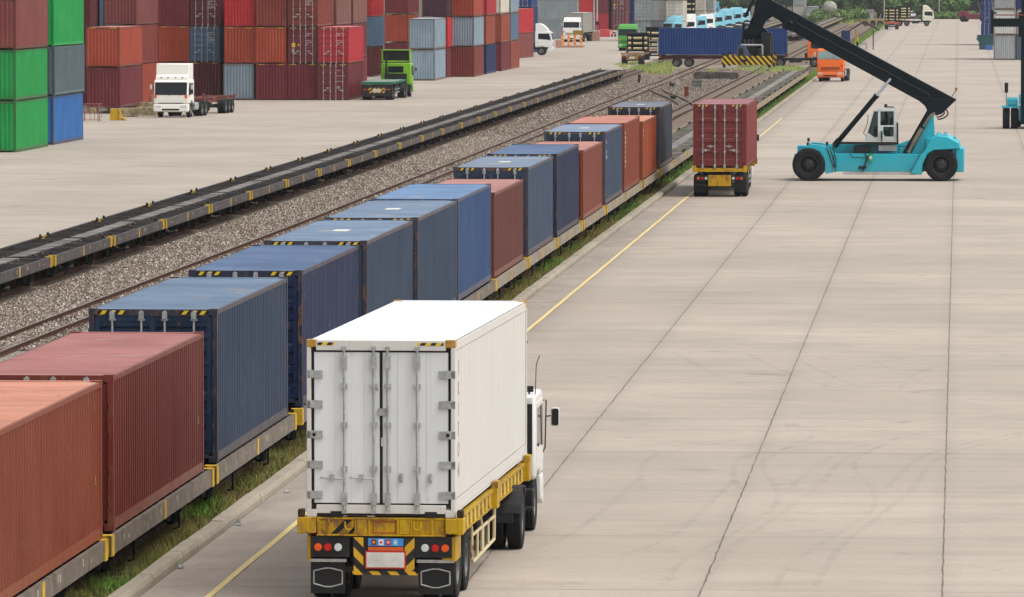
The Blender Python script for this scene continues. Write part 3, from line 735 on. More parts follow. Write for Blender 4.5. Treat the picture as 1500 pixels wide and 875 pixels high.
# ------------------------------------------------------------------ wheels
def tyre_mesh(r, w, dual=False, gap=.32):
    k = ('tyre', r, w, dual)
    if k in CACHE: return CACHE[k]
    mb = MB()
    for c in ((-gap / 2 - w * .0, gap / 2) if dual else (0,)):
        ri = r * .56; prof = [(-w * .42, ri), (-w * .49, ri + (r - ri) * .35), (-w * .5, r * .86), (-w * .46, r * .965), (-w * .40, r)]
        for q in (-.2, 0, .2): prof += [(w * (q - .035), r), (w * (q - .03), r * .978), (w * (q + .03), r * .978), (w * (q + .035), r)]
        prof += [(w * .40, r), (w * .46, r * .965), (w * .5, r * .86), (w * .49, ri + (r - ri) * .35), (w * .42, ri)]
        mb.lathe([(c + a, b) for a, b in prof], n=36)
    CACHE[k] = mb.mesh('tyre', RUBBER, smooth=True); return CACHE[k]
def rim_mesh(r, w, dual=False, gap=.32, mat=RIM):
    k = ('rim', r, w, dual, mat.name)
    if k in CACHE: return CACHE[k]
    mb = MB(); ri = r * .57
    for s in (-1, 1):
        c = s * gap / 2 if dual else 0
        e = c + s * w * .42
        if dual:   # deep dished outer face
            mb.lathe([(e, ri), (e, ri * .9), (e - s * w * .62, ri * .80), (e - s * w * .62, ri * .42), (e - s * w * .35, ri * .40), (e - s * w * .20, ri * .30), (e - s * w * .2, 0)], n=24)
        else:
            mb.lathe([(e, ri), (e, ri * .92), (e - s * w * .30, ri * .82), (e - s * w * .12, ri * .5), (e - s * w * .02, ri * .34), (e - s * w * .02, 0)], n=24)
        rb, xb = ri * .62, (e - s * w * .60 if dual else e - s * w * .20)
        for q in range(8):
            a = q * PI / 4; mb.tube([(xb, rb * math.cos(a), rb * math.sin(a)), (xb + s * .04, rb * math.cos(a), rb * math.sin(a))], .018, 6)
    CACHE[k] = mb.mesh('rim', mat, smooth=True); return CACHE[k]
def wheel(parent, loc, r=.52, w=.28, dual=False, mat=RIM, gap=.32):
    o = put('wheel', tyre_mesh(r, w, dual, gap), parent, loc); put('rim', rim_mesh(r, w, dual, gap, mat), o); return o
# ------------------------------------------------------------------ cab-over tractor; local +Y is forward, origin under the (first) drive axle
def tractor(label, loc, rz, col, fairing=None, axles=1, ch=2.95, group=None, bump=None, rearwin=False, dirt=.15, visor=True, stack=False, cat='truck', wsh=1.05, glass=None, grill=True):
    t = thing('tractor_truck', label, cat, loc, rz, group)
    m = glossy(col, .3, dirt); mbp = glossy(bump, .3, dirt) if bump else m
    wb = 3.65; f = wb + 1.36; hw = 1.225
    arc = [(wb + .66 * math.cos(a), .52 + .66 * math.sin(a)) for a in [PI * k / 8 for k in range(8, -1, -1)]]
    zb = ch - wsh; cab = MB()
    cab.prism([(wb - .75, 1.02), (wb - .64, .98)] + [p for p in arc[2:7]] + [(wb + .62, .98), (f - .02, .98), (f, zb), (f - .20, ch - .12), (f - .36, ch), (wb - .75, ch)], -hw, hw)
    c = cab.build('cab', m, t, True, .055)
    def onf(z): return f + .004 if z < zb else f + .004 - .20 * (z - zb) / (ch - .12 - zb)
    z0, z1 = zb + .04, ch - .22
    mb = MB(); mb.prism([(onf(z0) - .01, z0), (onf(z0) + .012, z0), (onf(z1) + .012, z1), (onf(z1) - .01, z1)], -1.14, 1.14)
    ws = mb.build('windscreen', glass or GLASS, t)
    mb = MB()
    for x in (-.75, .05):
        mb.tube([(x, onf(z0) + .03, z0 - .03), (x + .62, onf(z0 + .16) + .03, z0 + .14)], .012, 5)
    mb.build('wiper', BLACKR, ws)
    if visor:
        mb = MB(); mb.prism([(f - .24, ch - .12), (f - .02, ch - .19), (f - .01, ch - .16), (f - .24, ch - .07)], -1.1, 1.1); mb.build('sun_visor', m, t)
    mb = MB(); mb.box(-.85, f - .02, 1.12 if grill else 1.0, .85, f + .012, 1.34 if grill else 1.03)
    for k in range(3 if grill else 0): mb.box(-.80, f + .012, 1.15 + .06 * k, .80, f + .022, 1.175 + .06 * k, 1)
    mb.build('grille', [BLACKR, m], t)
    mb = MB()
    mb.prism([(f - .55, .50), (f - .55, .95), (f + .02, .955), (f + .05, .86), (f + .05, .45), (f - .1, .38)], -hw, hw); bp = mb.build('bumper', mbp, t, True, .03)
    mb = MB(); mb.box(-.62, f + .045, .50, .62, f + .056, .62); mb.build('air_intake', BLACKR, bp)
    for s in (-1, 1):
        a, b = sorted((s * .70, s * 1.13)); mb = MB(); mb.box(a, f + .03, .68, b, f + .058, .84); mb.build('headlight', WHL, t)
        a, b = sorted((s * 1.0, s * 1.2)); mb = MB(); mb.box(a, f - .03, 1.36, b, f + .015, 1.60); mb.build('indicator', ORL, t)
        mb = MB(); mb.prism([(wb - .60, 1.12), (wb - .1, 1.16), (wb + .35, 1.22), (f - .16, 1.22), (f - .16, zb + .03), (f - .34, ch - .16), (wb - .60, ch - .16)], *sorted((s * (hw + .001), s * (hw + .012)))); d = mb.build('door', m, t)
        mb = MB(); mb.prism([(wb - .38, zb + .12), (f - .24, zb), (f - .40, ch - .26), (wb - .38, ch - .26)], *sorted((s * (hw + .010), s * (hw + .018)))); mb.build('side_window', GLASS, d)
        mb = MB(); mb.box(*(sorted((s * (hw + .01), s * (hw + .04)))[0], wb - .45, 1.58), *(sorted((s * (hw + .01), s * (hw + .04)))[1], wb - .28, 1.63)); mb.build('handle', BLACKR, d)
        mb = MB(); x = s * (hw + .24); ym = f - .25
        mb.tube([(s * hw, ym, ch - .22), (s * (hw + .07), ym, ch - .22), (s * (hw + .05), ym, zb - .05), (s * hw, ym, zb - .15)], .014, 6); mb.tube([(s * (hw + .06), ym, ch - .52), (x, ym, ch - .50)], .013, 6); ar = mb.build('mirror_arm', BLACKR, t)
        mb = MB(); mb.box(x - .085, ym - .03, ch - .70, x + .085, ym + .05, ch - .35); mr = mb.build('mirror', plain('mirror_shell', (190, 192, 190), .3), ar, False, .035)
        mb = MB(); mb.prism([(x - .062, ch - .66), (x - .035, ch - .685), (x + .035, ch - .685), (x + .062, ch - .66), (x + .062, ch - .40), (x + .035, ch - .375), (x - .035, ch - .375), (x - .062, ch - .40)], ym - .036, ym - .029, 'y'); mb.build('mirror_glass', BLACKR, mr)
        for zz in (.45, .78): mb = MB(); mb.box(*(sorted((s * .95, s * 1.2))[0], wb - 1.1, zz), *(sorted((s * .95, s * 1.2))[1], wb - .72, zz + .05)); mb.build('cab_step', CHASSIS, t)
        if s < 0:
            mb = MB(); mb.prism([(-.85 + .0, .50), (-.85, 1.0), (-.35, 1.02), (-.35, .5)], 1.05, 2.3, 'y') if False else None
            mb = MB(); mb.prism([(x1, z1_) for x1, z1_ in ((-1.15, .52), (-1.15, .95), (-1.08, 1.0), (-.55, 1.0), (-.55, .48), (-1.08, .48))], 1.0, 2.3, 'y'); mb.build('fuel_tank', GALV, t, False, .03)
        else:
            mb = MB(); mb.box(.55, 1.5, .5, 1.1, 2.2, .95); mb.tube([(.85, .95, .6), (.85, 1.45, .6)], .13, 10); mb.tube([(.85, .95, .9), (.85, 1.45, .9)], .13, 10); mb.build('battery_box', CHASSIS, t)
        wheel(t, (s * 1.03, wb, .52), .52, .29)
        for k in range(axles): wheel(t, (s * .92, -1.3 * k, .52), .52, .27, True)
        mb = MB()
        for k in range(axles):
            ar_ = [(-1.3 * k + .62 * math.cos(a), .52 + .62 * math.sin(a)) for a in [R(q) for q in range(15, 166, 15)]]
            mb.prism(ar_ + [(y * .0 + (y + 1.3 * k) * .965 - 1.3 * k, (z - .52) * .965 + .52) for y, z in reversed(ar_)], *sorted((s * .62, s * 1.22)))
        mb.build('mudguard', CHASSIS, t)
    mb = MB()
    for s in (-1, 1): mb.box(*(sorted((s * .36, s * .44))[0], -1.0 - 1.3 * (axles - 1), .70), *(sorted((s * .36, s * .44))[1], wb + .9, .98))
    for y in (-.9, .6, 1.8): mb.box(-.36, y - .06, .74, .36, y + .06, .94)
    mb.box(-.5, -.75 - .65 * (axles - 1), .98, .5, .35, 1.02); mb.lathe([(1.02, 0), (1.02, .48), (1.08, .46), (1.08, 0)], (0, -.15 - .65 * (axles - 1), 0), 'z', 18)
    mb.box(-1.1, -1.02 - 1.3 * (axles - 1), .55, 1.1, -.96 - 1.3 * (axles - 1), .70); mb.tube([(-.7, 0, .52), (.7, 0, .52)], .11, 8)
    mb.build('chassis', CHASSIS, t)
    mb = MB(); mb.box(-.9, wb - .78, 1.1, .9, wb - .74, 1.9); mb.box(-.35, wb - 1.05, 1.0, .35, wb - .78, 1.5); mb.build('cab_rear_equipment', CHASSIS, t)
    if rearwin: mb = MB(); mb.box(-.62, wb - .775, 1.98, .62, wb - .745, 2.5); mb.build('rear_window', GLASS, t)
    if fairing:
        hh = {'low': .45, 'tall': .95, 'box': 1.12, 'curve': .9}[fairing]
        mb = MB()
        prof = {'low': [(wb - .70, ch + .01), (f - .45, ch + .01), (f - .7, ch + .25), (wb + .2, ch + hh), (wb - .70, ch + hh)],
                'tall': [(wb - .70, ch + .01), (f - .42, ch + .01), (f - .60, ch + .3), (f - 1.0, ch + .7), (wb - .1, ch + hh), (wb - .70, ch + hh)],
                'curve': [(wb - .70, ch + .01), (f - .42, ch + .01), (f - .60, ch + .3), (f - 1.0, ch + .7), (wb - .1, ch + hh), (wb - .70, ch + hh)],
                'box': [(wb - .74, ch + .01), (f - .40, ch + .01), (f - .46, ch + .22), (f - .62, ch + .34), (f - .68, ch + hh - .05), (f - .74, ch + hh), (wb - .74, ch + hh)]}[fairing]
        fr = mb
        fr.prism(prof, -1.17, 1.17); fr.build('roof_fairing', m, t, True, .05)
        mb = MB()
        for x in (-.75, -.27, .27, .75): mb.box(x - .05, f - .44, ch + .11, x + .05, f - .36, ch + .17)
        mb.build('marker_light', ORL if fairing != 'box' else CHASSIS, t)
    if stack: mb = MB(); mb.tube([(-.75, wb - .95, .9), (-.75, wb - .95, 3.1), (-.75, wb - 1.1, 3.2)], .07, 10); mb.tube([(-.75, wb - .95, 1.6), (-.75, wb - .95, 2.4)], .11, 10); mb.build('exhaust_stack', CHASSIS, t)
    return t
# ------------------------------------------------------------------ container trailer; local +Y forward, origin on the ground under the rear edge
def trailer(label, loc, rz, m, L=12.4, axles=2, dz=1.28, flat=False, group=None, rear='plain', guard=True, lampz=None):
    t = thing('container_trailer', label, 'trailer', loc, rz, group)
    mb = MB()
    for s in (-1, 1):
        x = s * .48
        mb.prism([(.15, dz - .02), (L, dz - .02), (L, dz - .20), (L - 3.3, dz - .22), (L - 3.7, dz - .42), (.15, dz - .42)], x - .05, x + .05)
    for y in (1.5, 3.2, 5.0, 7.0, 9.0, 10.8): mb.box(-.43, y - .05, dz - .30, .43, y + .05, dz - .08)
    mb.build('main_beam', m, t)
    if flat:
        mb = MB(); mb.box(-1.24, 0, dz - .02, 1.24, L, dz + .03); mb.build('deck', plain('flatbed_boards', (128, 150, 138), .7, 0, .3, .5, 3), t)
        mb = MB()
        for s in (-1, 1):
            a, b = sorted((s * 1.24, s * 1.27)); mb.box(a, -.02, dz - .14, b, L + .02, dz + .04)
            k = .8
            while k < L: mb.box(*(sorted((s * 1.27, s * 1.29))[0], k - .05, dz - .13), *(sorted((s * 1.27, s * 1.29))[1], k + .05, dz - .03)); k += .9
        mb.box(-1.24, -.03, dz - .16, 1.24, 0, dz + .04); mb.build('side_rail', m, t)
    else:
        for y in (.14, 3.3 if L > 9 else 2.5, L - 3.2, L - .16):
            mb = MB(); mb.box(-1.21, y - .12, dz - .18, 1.21, y + .12, dz - .005); mb.box(-1.24, y - .13, dz - .2, -1.08, y + .13, dz + .10 if y < 1 or y > L - 1 else dz - .003); mb.box(1.08, y - .13, dz - .2, 1.24, y + .13, dz + .10 if y < 1 or y > L - 1 else dz - .003); mb.build('bolster', m, t)
    for k in range(axles):
        y = 1.0 + 1.3 * k
        for s in (-1, 1): wheel(t, (s * .92, y, .5), .5, .27, True)
        mb = MB(); mb.tube([(-.8, y, .5), (.8, y, .5)], .09, 8)
        for s in (-1, 1): mb.box(s * .48 - .05, y - .5, .62, s * .48 + .05, y + .5, .70)
        mb.build('axle', CHASSIS, t)
    mb = MB(); mb.box(-1.1, -.01, .72, 1.1, .06, .98); pl = mb.build('lamp_panel', CHASSIS, t)
    for s in (-1, 1):
        for q, mm in ((.98, ORL), (.80, REDL), (.62, WHL)):
            mb = MB(); mb.lathe([(-.035, 0), (-.035, .055), (-.008, .066)], (s * q, 0, .85), 'y', 14); mb.build('tail_light', mm, pl)
        mb = MB(); mb.box(*(sorted((s * .64, s * 1.2))[0], .42, .22), *(sorted((s * .64, s * 1.2))[1], .45, .72)); mb.build('mudflap', BLACKR, t)
        mb = MB(); mb.tube([(s * .75, L - 4.2, dz - .3), (s * .75, L - 4.2, .38)], .07, 8); mb.box(s * .75 - .13, L - 4.35, .34, s * .75 + .13, L - 4.05, .38); mb.build('landing_leg', CHASSIS, t)
        if guard:
            mb = MB()
            for zz in (.55, .80): mb.box(s * 1.16 - .015, 1.2 + axles * 1.3 - .2, zz - .03, s * 1.16 + .015, L - 4.6, zz + .03)
            for yy in (4.4, 6.4): mb.box(s * 1.14 - .02, yy, .5, s * 1.14 + .02, yy + .06, dz - .1)
            mb.build('side_guard', GALV, t)
    mb = MB(); mb.box(-1.15, .08, .50, 1.15, .16, .60); mb.build('rear_bumper', CHASSIS, t)
    if rear == 'yellow':
        mb = MB(); mb.box(-.52, -.05, .50, .52, -.015, 1.0); mb.build('rear_panel', YEL, t)
    if rear == 'hazard':
        mb = MB(); mb.box(-.62, -.05, .56, .62, -.015, .98); mb.build('rear_panel', HAZM, t); mb = MB(); mb.box(-.3, -.06, .62, .3, -.045, .9); mb.build('licence_plate', plain('pale_plate', (190, 186, 176), .6), t)
    return t
# ------------------------------------------------------------------ the big white reefer truck in front
FT = thing('container_trailer', 'yellow container trailer with hazard stripes and white plate, nearest the camera', 'trailer', (0, 0, 0))
fyaw = -R(1.5); rearL = G(446.5, 500, 0)
SCL = 90.4; Zr = 9000 / SCL; Xc = (557 - VX) / SCL; HB = 10.3 - 8.915
FT.location = (Xc, Zr, 0); FT.rotation_euler.z = fyaw
fwd = Vector((-math.sin(fyaw), math.cos(fyaw), 0)); rgt = Vector((fwd.y, -fwd.x, 0))
def floc(x, y, z=0): return Vector((Xc, Zr, 0)) + rgt * x + fwd * y + Vector((0, 0, z))
# trailer, local: +Y forward, rear at 0
def front_trailer():
    t = FT; dz = HB
    mb = MB()
    for s in (-1, 1): mb.prism([(.2, dz - .30), (12.2, dz - .30), (12.2, dz - .42), (8.6, dz - .45), (8.2, dz - .62), (.2, dz - .62)], s * .48 - .05, s * .48 + .05)
    for y in (1.2, 3.2, 5.4, 7.6, 9.6, 11.4): mb.box(-.43, y - .05, dz - .52, .43, y + .05, dz - .33)
    mb.build('main_beam', CHASSIS, t)
    # rear yellow beam between two projecting corner blocks
    mb = MB(); mb.box(-1.06, .02, dz - .02 - .02, 1.06, .2, dz - .005); mb.box(-1.06, .05, dz - .29, 1.06, .09, dz - .04); mb.box(-1.06, .0, dz - .31, 1.06, .2, dz - .285)
    for x in (-1.04, -.86, -.42, -.20, .28, .50, .84, 1.02): mb.box(x - .015, .0, dz - .285, x + .015, .05, dz - .04)
    mb.box(-.40, .015, dz - .28, -.22, .05, dz - .045); mb.box(.30, .015, dz - .28, .48, .05, dz - .045)
    rb = mb.build('rear_beam', YEL, t, False, .006)
    mb = MB(); mb.prism([(-.83, dz - .28), (-.72, dz - .28), (-.48, dz - .05), (-.60, dz - .05)], .044, .048, 'y'); mb.prism([(-.56, dz - .28), (-.48, dz - .28), (-.44, dz - .22), (-.44, dz - .16)], .044, .048, 'y'); mb.build('black_stripe', BLACKR, rb)
    mb = MB()
    for x in (-.53, .60): mb.tube([(x - .06, -.01, dz - .07), (x - .06, -.02, dz - .15), (x - .04, -.025, dz - .19), (x, -.03, dz - .205), (x + .04, -.025, dz - .19), (x + .06, -.02, dz - .15), (x + .06, -.01, dz - .07)], .014, 8)
    mb.build('lashing_ring', YEL, rb)
    mb = MB(); x0, x1, z0, z1 = -.14, .24, dz - .265, dz - .075
    for a in ((x0, z0, x1, z0 + .014), (x0, z1 - .014, x1, z1), (x0, z0, x0 + .014, z1), (x1 - .014, z0, x1, z1)): mb.box(a[0], .043, a[1], a[2], .048, a[3])
    mb.build('red_outline', plain('red_paint_line', (176, 50, 30), .6), rb)
    for s in (-1, 1):
        mb = MB(); a, b = sorted((s * 1.065, s * 1.36)); mb.box(a, -.09, dz - .26, b, .30, dz - .0 if s < 0 else dz - .01)
        a, b = sorted((s * 1.245, s * 1.365)); mb.box(a, -.095, dz - .27, b, -.02, dz + .0)
        cb = mb.build('corner_block', YEL, t, False, .015)
        mb = MB(); a, b = sorted((s * 1.255, s * 1.36)); mb.box(a, -.08, dz + .0, b, .1, dz + .13); mb.build('twist_lock', plain('rusty_lock', (70, 52, 30), .8, 0, .3, .4, 6), cb, False, .02)
        # outer side frame: pale yellow web, flanges and ribs, flared pocket two thirds along
        mb = MB(); xo = s * 1.20
        mb.box(xo - .025, .3, dz - .30, xo + .025, 12.1, dz - .06, 1)
        mb.box(xo - .06 if s < 0 else xo - .04, .3, dz - .06, xo + .06, 12.1, dz - .012); mb.box(xo - .05, .3, dz - .33, xo + .05, 12.1, dz - .295)
        k = .8
        while k < 12: mb.box(*(sorted((xo, xo + s * .055))[0], k - .035, dz - .295), *(sorted((xo, xo + s * .055))[1], k + .035, dz - .06)); k += .62
        for yy in (5.9, 11.6):
            mb.box(*(sorted((xo, s * 1.33))[0], yy - .22, dz - .34), *(sorted((xo, s * 1.33))[1], yy + .22, dz + .01)); mb.box(*(sorted((s * 1.24, s * 1.34))[0], yy - .2, dz + .01), *(sorted((s * 1.24, s * 1.34))[1], yy + .2, dz + .12))
        mb.build('side_frame', [YEL, paint((196, 176, 96), .7, .4, .5, key='pale_yellow')], t)
        # lamps
        mb = MB(); a, b = sorted((s * .52, s * 1.16)); mb.box(a, .03, dz - .66, b, .10, dz - .32); lp = mb.build('lamp_panel', CHASSIS, t)
        for q, mm in ((1.02, ORL), (.86, REDL), (.69, WHL)):
            mb = MB(); mb.lathe([(.0, 0), (.0, .055), (.012, .064), (.035, .066)], (s * q + (.03 if s > 0 else -.02), 0, dz - .50), 'y', 18); mb.build('tail_light', mm, lp)
        mb = MB(); a, b = sorted((s * 1.165, s * 1.215)); mb.box(a, .04, dz - .72, b, .9, dz - .32); mb.box(*(sorted((s * 1.0, s * 1.165))[0], .045, dz - .70), *(sorted((s * 1.0, s * 1.165))[1], .06, dz - .34)) if s > 0 else None; mb.build('wheel_shield', YEL, t)
        # mudflap with a hexagon outline
        mb = MB(); a, b = sorted((s * .60, s * 1.17)); mb.box(a, .10, .12, b, .125, .64); mf = mb.build('mudflap', BLACKR, t)
        mb = MB(); a, b = sorted((s * .58, s * 1.19)); mb.box(a, .06, .640, b, .16, .69); mb.build('mudflap_bracket', GALV, mf)
        cx, cz = s * .885, .38; hx = [(-.235, -.10), (-.235, .11), (-.05, .155), (.05, .155), (.235, .11), (.235, -.10), (.05, -.15), (-.05, -.15)]
        mb = MB()
        for i in range(8):
            p, q = hx[i], hx[(i + 1) % 8]; mb.tube([(cx + p[0], .094, cz + p[1]), (cx + q[0], .094, cz + q[1])], .012, 6)
        mb.build('hexagon_outline', GALV, mf)
        for y in (.78, 2.08):
            wheel(t, (s * .90, y, .5), .5, .27, True)
        # curved tube side guard
        mb = MB(); xg = s * 1.15
        mb.tube([(xg, 3.0, .98), (xg, 3.15, .95), (xg, 3.22, .85), (xg, 3.22, .40), (xg, 3.35, .34), (xg, 6.9, .40), (xg, 6.95, .95)], .03, 8)
        mb.tube([(xg, 3.22, .80), (xg, 6.95, .80)], .028, 8)
        for yy in (4.1, 5.0, 5.9): mb.tube([(xg, yy, .38), (xg, yy, .80)], .026, 8)
        mb.tube([(s * .8, 4.6, 1.0), (xg, 4.75, .95), (xg, 4.85, .8), (xg, 4.85, .36)], .03, 8)
        mb.build('side_guard', paint((206, 190, 150), .7, .2, .4, key='guard_paint'), t, True)
        mb = MB(); mb.tube([(s * .75, 7.7, .95), (s * .75, 7.7, .36)], .07, 10); mb.box(s * .75 - .13, 7.56, .32, s * .75 + .13, 7.84, .36); mb.build('landing_leg', CHASSIS, t)
    for y in (.78, 2.08):
        mb = MB(); mb.tube([(-.8, y, .5), (.8, y, .5)], .09, 10)
        for s in (-1, 1): mb.box(s * .48 - .05, y - .5, .60, s * .48 + .05, y + .5, .70)
        mb.build('axle', CHASSIS, t)
    # centre hazard board with sign and plate
    mb = MB()
    for s in (-1, 1):
        cx = .05
        mb.prism([(cx + s * .50, .50), (cx + s * .50, dz - .33), (cx + s * .34, dz - .33), (cx + s * .34, .50)], .0, .02, 'y', 0 if s < 0 else 1)
    mb.box(-.47, .0, .44, .60, .02, .50, 0)
    hb = mb.build('hazard_board', [HAZ, HAZM], t)
    mb = MB(); mb.box(-.29, .012, .50, .39, .028, dz - .33); mb.build('plate_holder', CHASSIS, t)
    mb = MB(); mb.box(-.21, -.02, dz - .47, .37, .01, dz - .345); sg = mb.build('blue_sign', plain('sign_blue', (62, 138, 206), .5), t)
    cols = [((122, 40, 30), (210, 150, 40)), ((226, 226, 226), (196, 40, 44)), ((186, 44, 60), (230, 200, 205)), ((120, 180, 226), (200, 222, 238))]
    for k, (ca, cb_) in enumerate(cols):
        x = -.115 + k * .118
        mb = MB(); mb.box(x - .04, -.024, dz - .455, x + .04, -.020, dz - .36, 0); mb.lathe([(-.027, 0), (-.027, .022), (-.024, .022)], (x, 0, dz - .407), 'y', 12, 1)
        mb.build('square_emblem', [plain(f'emblem_{k}', ca, .5), plain(f'emblem_mark_{k}', cb_, .5)], sg)
    mb = MB(); mb.box(-.21, -.018, dz - .545, .37, .01, dz - .485); ob = mb.build('orange_strip', plain('orange_strip', (214, 92, 36), .5), t)
    mb = MB(); mb.box(-.26, -.022, .545, .41, .01, .835); pb = mb.build('licence_plate', plain('plate_red', (188, 34, 28), .5), t)
    mb = MB(); mb.box(-.235, -.027, .568, .385, -.020, .812); mb.build('plate_face', plain('plate_white', (206, 204, 196), .5), pb)
    mb = MB(); mb.box(-1.1, .14, .46, 1.1, .2, .56); mb.build('rear_bumper', CHASSIS, t)
front_trailer()
REEF = paint((206, 203, 196), rust=.12, fade=.1, dirt=.22, rough=.5, key='reefer_white', spec=.25)
REEFD = paint((220, 223, 224), rust=.25, fade=.1, dirt=.17, key='reefer_door')
REEFR = paint((208, 210, 210), rust=.1, fade=.1, dirt=.14, rough=.6, key='reefer_roof', roof=True, spec=.2)
def reefer():
    t = thing('refrigerated_container', 'large white refrigerated container with closed rear doors on the nearest yellow trailer', 'shipping container', floc(0, L40 / 2 + .0, HB), fyaw)
    h = W / 2; y0 = -L40 / 2; y1 = -y0; Hh = HC
    CY = paint((176, 134, 56), rust=1.0, fade=.2, dirt=.5, key='corner_yellow')
    mb = MB()
    for sx in (-1, 1):
        for ys in (-1, 1):
            for (za, zb) in ((0, .118), (Hh - .118, Hh + .004)):
                a, b = sorted((sx * (h + .004), sx * (h - .162))); c, d = sorted((ys * (L40 / 2 + .004), ys * (L40 / 2 - .178))); mb.box(a, c, za, b, d, zb, 1 if za > 1 else 0)
            a, b = sorted((sx * h, sx * (h - .07))); c, d = sorted((ys * L40 / 2, ys * (L40 / 2 - .1))); mb.box(a, c, .118, b, d, Hh - .118, 0)
    mb.box(-h + .155, y0 + .0, Hh - .17, h - .155, y0 + .1, Hh - .004); mb.box(-h + .155, y0 + .0, .06, h - .155, y0 + .1, .20); mb.box(-h + .155, y1 - .1, Hh - .16, h - .155, y1 - .001, Hh - .03); mb.box(-h + .155, y1 - .1, .03, h - .155, y1 - .001, .2)
    for x in (-.86, .86): pass
    mb.build('frame', [REEF, CY], t, False, .008)
    mb = MB()
    for x in (-.83, .72): mb.box(x - .0, y0 - .003, .005, x + .20, y0 + .06, .095)
    mb.box(-h + .17, y0 + .02, .02, h - .17, y0 + .08, .058); mb.build('forklift_pocket', BLACKR, t)
    mb = MB()
    for sx in (-1, 1):
        # panelled side wall with faint joints, top and bottom rails
        x = sx * (h - .012); n = 26; p = (L40 - .36) / n
        for k in range(n):
            a = y0 + .18 + k * p; mb.strip([(x, a), (x, a + p - .018), (x - sx * .004, a + p - .012), (x - sx * .004, a + p - .004), (x, a + p)], .30, Hh - .18, 'z')
        a, b = sorted((sx * (h - .004), sx * (h - .05))); mb.box(a, y0 + .18, .06, b, y1 - .18, .285); mb.box(a, y0 + .18, Hh - .17, b, y1 - .18, Hh - .035)
    mb.box(-h + .1, y1 - .06, .1, h - .1, y1 - .02, Hh - .1); mb.box(-h + .1, y0 + .1, .08, h - .1, y1 - .1, .12)
    mb.build('wall', REEF, t)
    mb = MB(); prf = []
    n = 40; p = (L40 - .4) / n
    for k in range(n): a = y0 + .2 + k * p; prf += [(a, Hh - .012), (a + p * .62, Hh - .012), (a + p * .70, Hh - .024), (a + p * .92, Hh - .024)]
    mb.strip(prf + [(y1 - .2, Hh - .012)], -h + .03, h - .03, 'x'); mb.box(-h + .163, y0 + .1, Hh - .02, h - .163, y0 + .22, Hh - .006); mb.box(-h + .163, y1 - .22, Hh - .02, h - .163, y1 - .0, Hh - .004)
    mb.build('roof', REEFR, t)
    mb = MB()
    for sx in (-1, 1):
        for k in range(44):
            yy = y0 + .35 + k * (L40 - .7) / 43; a, b = sorted((sx * (h - .004), sx * (h + .003))); mb.box(a, yy - .008, .10, b, yy + .008, .115)
    mb.build('rivet_row', GALV, t)
    # doors
    zl, zh = .225, Hh - .20; dep = y0 + .035
    for s in (-1, 1):
        a, b = sorted((s * .024, s * (h - .117))); mb = MB(); mb.box(a, dep, zl, b, dep + .07, zh); d = mb.build('door', REEFD, t, False, .012)
        mb = MB()
        for fx in (.36, .65): 
            xx = s * (h - .135) * (1 - fx) if False else s * {.36: .66, .65: .185}[fx]
            mb = MB(); mb.box(xx + s * .09, dep - .006, zl + .03, xx + s * .095, dep + .001, zh - .03); mb.build('panel_seam', REEF, d)
        for k, xx in enumerate((s * .60, s * .115)):
            mb = MB(); mb.tube([(xx, dep - .06, .09), (xx, dep - .06, Hh - .13)], .021, 10)
            for zz in (.30, Hh - .36): mb.box(xx - .045, dep - .085, zz - .10, xx + .045, dep - .004, zz + .10)
            for zz in (.10, Hh - .13): mb.box(xx - .04, dep - .08, zz - .04, xx + .04, dep - .035, zz + .03)
            for zz in (.80, 1.52, 2.15): mb.box(xx - .055, dep - .075, zz - .035, xx + .055, dep - .004, zz + .035); 
            r_ = mb.build('lock_rod', GALV, d, True)
            mb = MB()
            if s < 0:
                mb.tube([(xx - .36, dep - .07, .645), (xx, dep - .075, .625)], .013, 6); mb.box(xx - .24, dep - .09, .60, xx - .18, dep - .004, .70); mb.box(xx - .40, dep - .08, .63, xx - .34, dep - .055, .66)
            else:
                mb.box(xx + .10 + .09, dep - .05, .58, xx + .15 + .09, dep - .003, .72); mb.tube([(xx + .215, dep - .06, .60), (xx + .215, dep - .065, .70)], .02, 6)
                mb.tube([(xx + .02, dep - .07, .40), (xx + .02, dep - .08, .64)], .014, 6)
            mb.build('door_handle', GALV, r_)
        for k in range(5):
            zz = .36 + k * (Hh - .30 - .62) / 4
            mb = MB(); a, b = sorted((s * (h - .26), s * (h + .003))); mb.box(a, dep - .035, zz - .065, b, dep - .002, zz + .065)
            for q in (.06, .14, .2):
                mb.box(s * (h - q) - .012, dep - .041, zz - .05, s * (h - q) + .012, dep - .035, zz - .03); mb.box(s * (h - q) - .012, dep - .041, zz + .03, s * (h - q) + .012, dep - .035, zz + .05)
            if k == 2: mb.lathe([(dep - .05, 0), (dep - .05, .03), (dep - .034, .03)], (s * (h - .12), 0, zz), 'y', 12, 1)
            mb.build('hinge', [GALV, BLACKR], d, False, .006)
    mb = MB(); mb.box(-.027, dep + .02, zl, .027, dep + .06, zh); mb.box(-h + .07, dep + .03, zl - .02, -h + .116, dep + .06, zh + .02); mb.box(h - .116, dep + .03, zl - .02, h - .07, dep + .06, zh + .02)
    mb.box(-h + .07, dep + .031, zh, h - .07, dep + .061, zh + .03); mb.box(-h + .07, dep + .031, zl - .025, h - .07, dep + .061, zl); mb.build('door_seal', BLACKR, t)
    mb = MB(); mb.box(-.05, dep - .03, 1.66, .09, dep - .002, 1.78); mb.build('latch_plate', GALV, t); mb = MB(); mb.box(.0, dep - .008, 1.16, .05, dep - .001, 1.30); mb.build('paper_tag', WHITE, t)
    mb = MB()
    for a, b in ((-1.04, -.76), (.60, .88 + .15)): mb.box(a, y0 - .005, Hh - .085, b, y0 + .0, Hh - .04)
    mb.build('hazard_label', HAZS, t)
